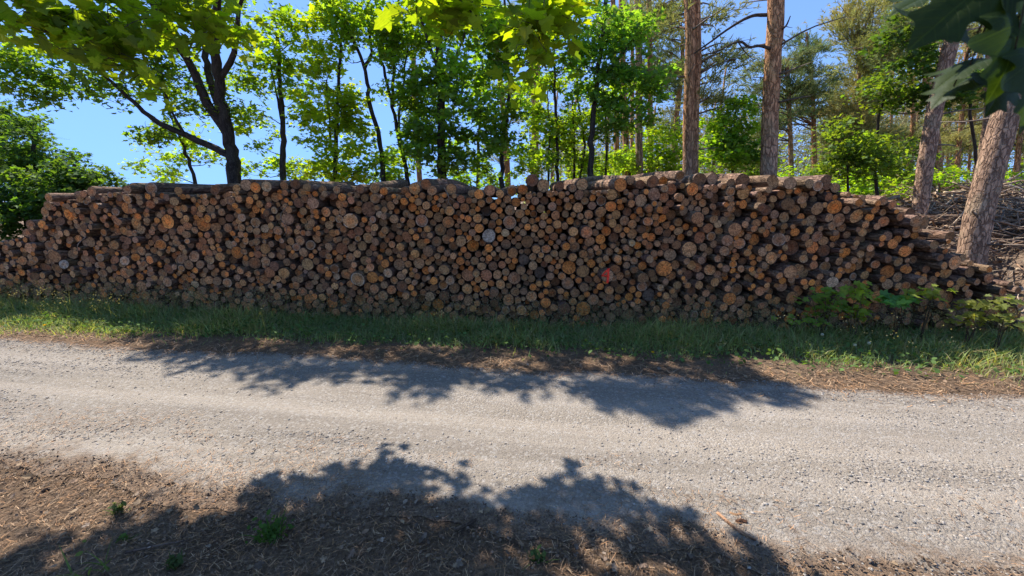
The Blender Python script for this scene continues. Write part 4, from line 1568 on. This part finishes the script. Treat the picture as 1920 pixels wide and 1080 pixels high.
def grass():
    rng = np.random.default_rng(60)
    mb = MB()
    n = 150000
    X = rng.uniform(-10.5, 8.0, n)
    fe = far_edge(X)
    fy = face_y(X) + .10
    wdt = np.maximum(fy - fe, .3)
    t = rng.random(n) ** .85
    Y = fe + .13 + t * (wdt - .13)
    dens = fbm(X * .8, Y * 1.3, 4) * 1.6 + np.clip((t - .10) * 3.2, 0, 1) - .12
    dens -= .5 * np.exp(-((X - .2) / 1.6) ** 2) * (t < .35)
    k = rng.random(n) < np.clip(dens, .02, 1) * .66
    X, Y, t = X[k], Y[k], t[k]
    n = len(X)
    patch = fbm(X * 1.1 + 9, Y * 1.6, 4)
    h = (.05 + .13 * np.clip(t * 1.3, 0, 1) + .24 * np.clip(patch, -.12, .4)) * rng.uniform(.5, 1.35, n)
    h = np.clip(h, .03, .45)
    h *= np.where((X < -3.8), 1.15, 1) * np.where(t > .8, .55, 1)
    wd = rng.uniform(.0022, .0048, n) * (1 + .25 * (h > .2))
    dry = rng.random(n)
    c = np.array([.235, .305, .12]) * rng.uniform(.6, 1.45, (n, 1))
    c = np.where((dry < .26)[:, None], np.array([.40, .35, .20]) * rng.uniform(.7, 1.2, (n, 1)), c)
    c = c * (1 + .6 * np.clip(patch, -.3, .3)[:, None] * np.array([1.2, .6, 0]))
    blades(mb, X, Y, h, wd, rng.normal(.25, .35, n), np.abs(rng.normal(.6, .45, n)), c, rng)
    # flowering stalks with seed plumes
    n = 2000
    X = rng.uniform(-10, 7.5, n)
    fy = face_y(X)
    Y = fy - np.abs(rng.normal(.10, .40, n))
    k = Y > far_edge(X) + .5
    X, Y = X[k], Y[k]
    n = len(X)
    h = rng.uniform(.28, .52, n)
    c = np.array([.16, .17, .07]) * rng.uniform(.7, 1.3, (n, 1))
    st0 = rng.bit_generator.state
    blades(mb, X, Y, h, np.full(n, .0018), rng.normal(.1, .15, n), np.abs(rng.normal(.3, .25, n)), c, rng)
    # plumes
    m = 9
    XX = np.repeat(X, m) + rng.normal(0, .035, n * m)
    YY = np.repeat(Y, m) + rng.normal(0, .035, n * m)
    z = np.repeat(h * .84, m) + rng.normal(0, .035, n * m)
    leaves(mb, T_OVAL, np.stack([XX, YY, z], -1), rng.normal(0, 1, (n * m, 3)), rng.normal(0, 1, (n * m, 3)) + np.array([0, 0, 1]), rng.uniform(.008, .02, n * m), np.tile([.24, .21, .13], (n * m, 1)))
    # broad low leaves between the blades
    n = 5200
    X = rng.uniform(-10, 7.5, n)
    fe = far_edge(X)
    t = rng.random(n)
    Y = fe + .3 + t * (face_y(X) - fe - .3)
    leaves(mb, T_OVAL, np.stack([X, Y, rng.uniform(.01, .12, n)], -1), np.array([0, 0, 1.0]) + rng.normal(0, .5, (n, 3)), rng.normal(0, 1, (n, 3)), rng.uniform(.025, .06, n),
           np.array([.085, .15, .04]) * rng.uniform(.6, 1.4, (n, 1)))
    tag(mb.build('grass', M_GRASS, smooth=False), 'rough green grass growing between the log stack and the road', 'grass', kind='stuff')


grass()


# ------------------------------------------------------------------ litter of needles and dead leaves
def litter():
    rng = np.random.default_rng(90)
    mb = MB()

    def needles(X, Y, z, lo, hi, wd, cols):
        n = len(X)
        a = rng.random(n) * 6.283
        L = rng.uniform(lo, hi, n)
        d = np.stack([np.cos(a), np.sin(a), rng.normal(0, .16, n)], -1)
        s = np.stack([-np.sin(a), np.cos(a), np.zeros(n)], -1) * wd
        c = np.stack([X, Y, z + np.abs(d[:, 2]) * L / 2], -1)
        md = c + s * rng.normal(0, 2.5, (n, 1))
        V = np.stack([c - d * L[:, None] / 2 - s, c - d * L[:, None] / 2 + s, md + s, md - s, c + d * L[:, None] / 2 - s, c + d * L[:, None] / 2 + s], 1)
        lp = np.array([0, 3, 2, 1, 3, 4, 5, 2])
        loops = (lp[None] + (np.arange(n) * 6)[:, None]).ravel()
        cc = np.array(cols)[rng.integers(0, len(cols), n)] * rng.uniform(.6, 1.3, (n, 1))
        mb.add(V.reshape(-1, 3), loops, np.full(2 * n, 4), np.repeat(cc, 6, 0))

    NC = [(.38, .21, .105), (.29, .165, .09), (.42, .28, .17), (.14, .088, .054), (.25, .17, .11), (.17, .115, .078)]
    # near side of the road
    X = rng.uniform(-5.0, 3.2, 52000)
    ne = near_edge(X)
    Y = ne - rng.uniform(-.75, 1.2, len(X))
    off = ne - Y
    p = np.clip(.75 + 1.3 * off + 1.8 * fbm(X * 1.6, Y * 2.2, 4), .0, 1) * np.where(X > 1.2, .45, 1)
    k = (rng.random(len(X)) < p) & (Y > .9)
    X, Y = X[k], Y[k]
    needles(X, Y, road_z(X, Y) + rng.uniform(.004, .016, len(X)), .02, .055, .0010, NC)
    # far side strip
    X = rng.uniform(-9, 7, 10000)
    Y = far_edge(X) + rng.normal(.12, .16, len(X))
    needles(X, Y, road_z(X, Y) + rng.uniform(.004, .014, len(X)), .03, .085, .0022, NC)
    # crumbs of bark and leaf
    nb = 9000
    X = rng.uniform(-5, 2.6, nb)
    Y = near_edge(X) - rng.exponential(.30, nb) + .16
    cc = np.array([(.10, .066, .045), (.17, .118, .085), (.15, .095, .062), (.21, .148, .10), (.07, .048, .035)])[rng.integers(0, 5, nb)] * rng.uniform(.6, 1.2, (nb, 1))
    leaves(mb, T_OVAL, np.stack([X, Y, road_z(X, Y) + rng.uniform(.006, .022, nb)], -1), np.array([0, 0, 1.0]) + rng.normal(0, .45, (nb, 3)), rng.normal(0, 1, (nb, 3)), rng.uniform(.005, .019, nb), cc)
    # dead leaf flakes
    n = 800
    X = rng.uniform(-5, 2.2, n)
    Y = near_edge(X) - rng.exponential(.32, n) + .12
    far = rng.random(n) < .4
    Xf = rng.uniform(-9, 7, n)
    Yf = far_edge(Xf) + rng.normal(.25, .22, n)
    X = np.where(far, Xf, X)
    Y = np.where(far, Yf, Y)
    cols = np.array([(.22, .15, .10), (.25, .19, .145), (.19, .125, .085), (.14, .10, .075), (.27, .19, .12)])[rng.integers(0, 5, n)] * rng.uniform(.6, 1.15, (n, 1))
    tvs = (T_OVAL, T_MAPLE)
    for q, tv in enumerate(tvs):
        k = (np.arange(n) % 3 == 0) == (q == 1)
        m = k.sum()
        leaves(mb, tv, np.stack([X[k], Y[k], rng.uniform(.008, .03, m)], -1), np.array([0, 0, 1.0]) + rng.normal(0, .35, (m, 3)), rng.normal(0, 1, (m, 3)),
               rng.uniform(.012, .040, m), cols[k])
    tag(mb.build('litter', M_PLAIN, smooth=False), 'brown pine needles and dead leaves along the road edges', 'litter', kind='stuff')


litter()


# ------------------------------------------------------------------ brush heap at right
def mound(X, Y):
    a = np.clip(1 - ((X - 12.4) / 5.6) ** 2, 0, 1)
    b = np.clip(1 - ((Y - 11.4) / 3.7) ** 2, 0, 1)
    b = np.maximum(b, np.clip(1 - ((X - 12.2) / 2.8) ** 2, 0, 1) * np.clip(1 - ((Y - 8.6) / 3.0) ** 2, 0, 1) * .55)
    return 1.75 * np.sqrt(a * b) * (.75 + .8 * (fbm(X * .5, Y * .5, 3) + .3))


def brush():
    rng = np.random.default_rng(500)
    mb = MB()
    xs = np.linspace(6.8, 18.0, 48)
    ys = np.linspace(5.4, 13.9, 40)
    XX, YY = np.meshgrid(xs, ys)
    ZZ = np.maximum(mound(XX, YY) - .18, -.03) + .05 * fbm(XX * 4, YY * 4, 2)
    v = np.stack([XX, YY, ZZ], -1).reshape(-1, 3)
    idx = np.arange(len(v)).reshape(XX.shape)
    q = np.stack([idx[:-1, :-1], idx[:-1, 1:], idx[1:, 1:], idx[1:, :-1]], -1).reshape(-1, 4)
    mb.add(v, q, np.full(len(q), 4), (.19, .14, .105), v)
    cols = np.array([(.46, .355, .265), (.33, .24, .175), (.19, .13, .09), (.54, .43, .32), (.40, .26, .165)])
    for k in range(3600):
        x, y = rng.uniform(7.0, 16.5), rng.uniform(5.5, 13.2)
        if x < 9.4 and y < 7.9 and rng.random() < .93:
            continue
        z = mound(np.array(x), np.array(y)) - .12 + rng.uniform(0, .26)
        if z < .0:
            z = rng.uniform(.0, .1)
        a = rng.normal(0, .6) + (math.pi if rng.random() < .5 else 0)
        L = rng.uniform(.4, 1.9)
        d = np.array([math.cos(a), math.sin(a) * .8, rng.normal(0, .22)])
        p0 = np.array([x, y, z]) - d * L / 2
        p2 = np.array([x, y, z]) + d * L / 2
        p0[2] = max(p0[2], .02)
        p2[2] = max(p2[2], .02)
        m_ = (p0 + p2) / 2 + rng.normal(0, .10 * L, 3)
        r = rng.uniform(.006, .018) if rng.random() < .85 else rng.uniform(.02, .045)
        kc = cols[rng.integers(0, 5)] * rng.uniform(.75, 1.15)
        bq = smoothpath([p0, m_, p2], 7) + rng.normal(0, .012, (7, 3))
        tube(mb, bq, np.linspace(r, r * .45, 7), 5, kc, k * .3)
        for _ in range(rng.integers(0, 4)):
            j = rng.integers(2, 6)
            e = bq[j] + (d * rng.uniform(.1, .4) + rng.normal(0, .16, 3)) * min(L, 1)
            tube(mb, smoothpath([bq[j], (bq[j] + e) / 2 + rng.normal(0, .02, 3), e], 4), np.linspace(r * .5, r * .2, 4), 4, kc, k)
    nlf = 5000
    X, Y = rng.uniform(6.9, 16, nlf), rng.uniform(5.4, 13, nlf)
    Z = np.maximum(mound(X, Y) - .15, 0) + rng.uniform(0, .12, nlf)
    leaves(mb, T_OVAL, np.stack([X, Y, Z], -1), np.array([0, 0, 1.0]) + rng.normal(0, .6, (nlf, 3)), rng.normal(0, 1, (nlf, 3)), rng.uniform(.04, .13, nlf), cols[rng.integers(0, 5, nlf)] * rng.uniform(.5, 1.1, (nlf, 1)))
    tag(mb.build('brush_heap', M_STICK), 'sunlit heap of cut branches and twigs at the right edge', 'brush heap', kind='stuff')


brush()


def stick(label, pts, r0, r1, col, forks=(), name='branch', cat='branch', group=None, seed=0):
    rng = np.random.default_rng(seed + 900)
    P = np.array([np.asarray(p, float) for p in pts])
    b = np.array([P[0][0], P[0][1], P[0][2]])
    mb = MB()
    Q = smoothpath(P - b, 4 * len(P))
    tube(mb, Q, np.linspace(r0, r1, len(Q)), 8, col, seed, .06, rng)
    o = mb.build(name, M_STICK)
    o.location = tuple(b)
    for i, e, r in forks:
        s = Q[i]
        e = np.asarray(e, float) - b
        fb = MB()
        tube(fb, smoothpath([s, (s + e) / 2 + rng.normal(0, .02, 3), e], 6), np.linspace(r, r * .4, 6), 6, col, seed + i, .05, rng)
        fb.build('side_twig', M_STICK, o)
    tag(o, label, cat, group)
    return o


stick('pale straight pole lying across the brush heap', [at(1868, 456, 8.6), at(1900, 461, 8.7), at(1960, 470, 8.8)], .05, .045, (.42, .33, .24), group='branches on the brush heap', seed=1)
stick('grey crooked forked branch low on the brush heap', [at(1842, 488, 8.0), at(1862, 474, 8.1), at(1872, 456, 8.1), at(1890, 448, 8.2)], .03, .012, (.20, .18, .165),
      [(5, at(1880, 486, 8.0), .015), (8, at(1862, 440, 8.1), .012), (3, at(1838, 470, 8.0), .014)], group='branches on the brush heap', seed=2)
stick('reddish-brown broken log end poking from the brush heap', [at(1880, 486, 8.3), at(1905, 490, 8.35), at(1950, 492, 8.4)], .07, .06, (.27, .16, .11), group='branches on the brush heap', seed=3)
stick('flat pale split log left of the thick leaning trunk', [at(1772, 425, 9.6), at(1795, 424, 9.7), at(1815, 425, 9.8)], .06, .05, (.40, .29, .19), group='branches on the brush heap', seed=4)
stick('curved bare branch sticking out of the thick leaning trunk', [at(1866, 352, 7.75), at(1885, 345, 7.6), at(1912, 339, 7.5)], .022, .012, (.40, .31, .23), seed=5)
# bent dead limbs between the two big pines
stick('long arching dead bough between the twin-stemmed pine and bare pine', [at(1285, 112, 8.8), at(1330, 80, 8.6), at(1375, 48, 8.5), at(1410, 30, 8.4), at(1440, 28, 8.35)], .012, .035, (.085, .065, .05), seed=6)
stick('crooked dead bough pointing left from the bare pine', [at(1446, 92, 8.25), at(1425, 86, 8.1), at(1404, 88, 8.0), at(1385, 78, 8.0), at(1345, 96, 8.0), at(1315, 104, 8.0)], .03, .010, (.085, .065, .05),
      [(14, at(1412, 112, 8.0), .012), (18, at(1322, 120, 8.0), .01)], seed=7)
stick('short dead snag pointing up on the right of the bare pine', [at(1462, 58, 8.2), at(1474, 48, 8.1), at(1482, 30, 8.1)], .022, .008, (.09, .07, .055), [(5, at(1486, 52, 8.0), .008)], seed=8)
stick('straight dead snag with green sprig right of the bare pine', [at(1458, 192, 8.2), at(1490, 185, 8.0), at(1520, 180, 8.0)], .026, .008, (.12, .10, .075), seed=9)


stick('wiry pale root tangle caught near the top of the stack at centre', [on_face(836, 352) + W(0, -.12, 0), on_face(846, 372) + W(0, -.2, 0), on_face(838, 398) + W(0, -.16, 0)], .006, .002, (.24, .19, .15),
      [(3, on_face(822, 366) + W(0, -.2, 0), .003), (5, on_face(868, 380) + W(0, -.2, 0), .003), (7, on_face(858, 402) + W(0, -.2, 0), .003), (4, on_face(880, 362) + W(0, -.18, 0), .003), (6, on_face(812, 386) + W(0, -.2, 0), .003)],
      name='root', cat='root', seed=20)
stick('thin curled root hanging down the stack front left of centre', [on_face(548, 384) + W(0, -.12, 0), on_face(542, 405) + W(0, -.2, 0), on_face(551, 428) + W(0, -.17, 0), on_face(546, 440) + W(0, -.18, 0)], .005, .002, (.26, .20, .16),
      [(6, on_face(532, 420) + W(0, -.2, 0), .002), (8, on_face(560, 436) + W(0, -.2, 0), .002)], name='root', cat='root', seed=21)
stick('pale dangling root on the left part of the stack', [on_face(178, 442) + W(0, -.12, 0), on_face(174, 455) + W(0, -.2, 0), on_face(170, 468) + W(0, -.18, 0)], .006, .002, (.34, .27, .22), name='root', cat='root', seed=22)


def ground_path(pp, z=.02):
    return [gnd(x, y, z) for x, y in pp]


stick('long reddish stick lying at the shadow edge on the road', ground_path([(1345, 962), (1372, 985), (1398, 1003), (1418, 1012)]), .010, .006, (.34, .20, .12), name='stick', cat='stick', seed=10)
stick('short brown stick piece beside the long reddish stick', ground_path([(1368, 962), (1380, 966), (1390, 964)]), .009, .007, (.30, .18, .10), name='stick', cat='stick', seed=11)
stick('dark twig lying in the tree shadow on the gravel', ground_path([(855, 993), (875, 984), (893, 974)]), .011, .008, (.10, .07, .05), name='stick', cat='stick', seed=12)
stick('thin forked twig lying among the needles at left', ground_path([(235, 1036), (290, 1024), (355, 1012)]), .006, .003, (.14, .10, .08), [(6, gnd(280, 1012, .02), .003)], name='stick', cat='stick', seed=13)
stick('small dark bark scrap beside the reddish stick', ground_path([(1382, 980), (1390, 977), (1400, 979)]), .013, .010, (.10, .05, .03), name='bark_scrap', cat='bark', seed=14)


# pine cones, weeds, seedlings, dandelions
def cone(label, px, py, s, seed):
    rng = np.random.default_rng(seed)
    c = gnd(px, py, 0)
    mb = MB()
    P = np.array([[-s, 0, s * .5], [-s * .4, 0, s * .55], [s * .4, 0, s * .5], [s, 0, s * .4]])
    tube(mb, P, [s * .3, s * .55, s * .5, s * .15], 9, (.09, .06, .045), seed, .12, rng)
    for k in range(24):
        t = rng.uniform(-.9, .8)
        a = rng.random() * 6.28
        r = s * .55 * (1 - .5 * t * t)
        leaves(mb, T_OVAL, np.array([[t * s, math.cos(a) * r, s * .5 + math.sin(a) * r]]), np.array([[.5, math.cos(a), math.sin(a)]]), np.array([[1, math.cos(a), math.sin(a)]]), np.array([s * .5]), np.array([[.13, .09, .065]]))
    o = mb.build('pine_cone', M_STICK, smooth=False)
    o.location = (c[0], c[1], 0)
    o.rotation_euler = (0, 0, rng.random() * 6)
    tag(o, label, 'pine cone')


cone('dark pine cone among orange needles at left', 320, 911, .022, 1)
cone('small dark pine cone alone on the gravel', 392, 930, .016, 2)
cone('pine cone near the left picture edge', 86, 921, .018, 3)


def seedling(label, leaves_px, Y, base_px, name='maple_seedling', cat='sapling', seed=0, lsize=.10, tone=(.06, .105, .028), n_at=5, spread=.085):
    rng = np.random.default_rng(seed + 700)
    Y -= .26
    lsize *= 1.15
    b = gnd(base_px, 600)
    b = np.array([at(base_px, 600, Y)[0], Y, 0])
    root = thing(name, label, cat, b, 'maple seedlings before the stack' if name == 'maple_seedling' else None)
    st, lf = MB(), MB()
    for (px, py) in leaves_px:
        c = at(px, py, Y + rng.normal(0, .06)) - b
        tube(st, smoothpath([np.array([rng.normal(0, .02), rng.normal(0, .02), 0]), c * np.array([.4, .4, .6]) + rng.normal(0, .02, 3), c], 8), np.linspace(.006, .002, 8), 5, (.10, .07, .045), seed)
        n = n_at + 5
        ps = c + rng.normal(0, 1, (n, 3)) * np.array([spread, spread * .7, spread * .28])
        leaves(lf, T_MAPLE, ps, np.array([-.1, -.35, 1.0]) + rng.normal(0, .28, (n, 3)), rng.normal(0, .8, (n, 3)) + np.array([0, -.5, -.2]), lsize * rng.uniform(.6, 1.1, n),
               np.array(tone) * np.array([2.7, 2.4, 1.6]) * rng.uniform(.75, 1.25, (n, 1)))
    st.build('stem', M_BARK, root)
    lf.build('foliage', M_LEAF, root, smooth=False)


seedling('light green maple seedling before the logs, leftmost of its row', [(1522, 558), (1545, 545), (1570, 552), (1540, 575), (1575, 580), (1560, 565), (1530, 598), (1500, 600)], 4.72, 1548, seed=1, n_at=5, lsize=.075)
seedling('tallest yellow-green maple seedling, second from left before the logs', [(1605, 548), (1622, 540), (1615, 562), (1630, 552), (1600, 580), (1612, 590)], 4.66, 1608, seed=2, n_at=5, lsize=.075, tone=(.075, .115, .026))
seedling('blue-green maple seedling with large leaves low before the logs', [(1675, 558), (1690, 566), (1668, 565), (1700, 560)], 4.55, 1682, seed=3, n_at=3, lsize=.10, tone=(.045, .115, .055), spread=.05)
seedling('yellowish maple seedling reaching high right of the blue-green one', [(1735, 548), (1752, 546), (1722, 552), (1742, 558)], 4.58, 1735, seed=4, n_at=4, lsize=.07, tone=(.085, .11, .03))
seedling('drooping olive seedling at the right end of the logs', [(1815, 570), (1835, 565), (1820, 590), (1845, 600), (1860, 575), (1800, 600)], 4.42, 1825, seed=5, n_at=5, lsize=.07, tone=(.075, .085, .032))
seedling('faint olive seedling at the far right picture edge', [(1890, 565), (1875, 590), (1905, 600)], 4.3, 1885, seed=6, n_at=5, lsize=.07, tone=(.07, .085, .035))


def weed(label, px, py, n, h, seed, tone):
    rng = np.random.default_rng(seed)
    b = gnd(px, py)
    mb = MB()
    blades(mb, rng.normal(0, h * .22, n), rng.normal(0, h * .16, n), rng.uniform(.4, 1, n) * h, rng.uniform(.0025, .0055, n), rng.normal(.3, .3, n), np.abs(rng.normal(.4, .3, n)),
           np.array(tone) * rng.uniform(.7, 1.3, (n, 1)), rng)
    m = n
    leaves(mb, T_OVAL, np.stack([rng.normal(0, h * .28, m), rng.normal(0, h * .2, m), rng.uniform(.1, .9, m) * h], -1), np.array([0, 0, 1.]) + rng.normal(0, .6, (m, 3)), rng.normal(0, 1, (m, 3)),
           rng.uniform(.015, .035, m), np.array(tone) * rng.uniform(.7, 1.3, (m, 1)))
    o = mb.build('weed', M_GRASS, smooth=False)
    o.location = (b[0], b[1], 0)
    tag(o, label, 'weed')


weed('dark green leafy weed tuft in the foreground shade', 512, 1010, 60, .13, 1, (.06, .125, .02))
weed('tiny weed sprout left of the foreground weed tuft', 232, 1015, 12, .05, 2, (.08, .14, .03))
weed('small sparse weed beside the shadow edge at left', 222, 962, 26, .07, 3, (.09, .12, .04))
weed('low faint weed at the bottom middle', 1008, 1052, 22, .06, 4, (.06, .10, .03))
weed('low weed patch at the bottom left of the shade', 330, 1062, 34, .06, 5, (.07, .10, .035))
weed('tall thin grass blade tuft at the bottom left', 172, 1078, 8, .16, 6, (.13, .18, .05))


def dandelion(label, px, py, h, kind, seed):
    rng = np.random.default_rng(seed)
    b = gnd(px, py + 10)
    root = thing('dandelion', label, 'dandelion', (b[0], b[1], 0), 'dandelions in the verge')
    c = at(px, py, b[1])
    c = np.array([c[0] - b[0], 0, max(c[2], h)])
    st, hd = MB(), MB()
    tube(st, smoothpath([(0, 0, 0), c * .5 + [.01, 0, .01], c], 6), np.linspace(.0025, .002, 6), 5, (.12, .15, .06), seed)
    n = 90 if kind == 'seed' else 50
    d = norm(rng.normal(0, 1, (n, 3)))
    if kind != 'seed':
        d[:, 2] = np.abs(d[:, 2]) * .4
    col = (.62, .60, .54) if kind == 'seed' else (.75, .5, .02)
    leaves(hd, T_OVAL, c + d * .014, d, rng.normal(0, 1, (n, 3)), np.full(n, .012), np.tile(col, (n, 1)))
    st.build('stem', M_GRASS, root)
    hd.build('flower_head', M_GRASS, root, smooth=False)


dandelion('white dandelion seed head, left of the pair in the right verge', 1601, 657, .12, 'seed', 1)
dandelion('white dandelion seed head, right of the pair in the right verge', 1627, 655, .13, 'seed', 2)
dandelion('white dandelion seed head standing taller, apart at left of the pair', 1539, 643, .16, 'seed', 3)
dandelion('yellow dandelion bloom in the middle of the verge', 1224, 660, .05, 'bloom', 4)
dandelion('yellow dandelion bloom in the sunlit left verge', 84, 611, .08, 'bloom', 5)
for o_ in [x for x in COL.objects if x.parent is not None and x.parent.name.startswith('cam')]:
    print('bad', o_.name)
print('objects', len(COL.objects), 'polys', sum(len(m.polygons) for m in bpy.data.meshes))
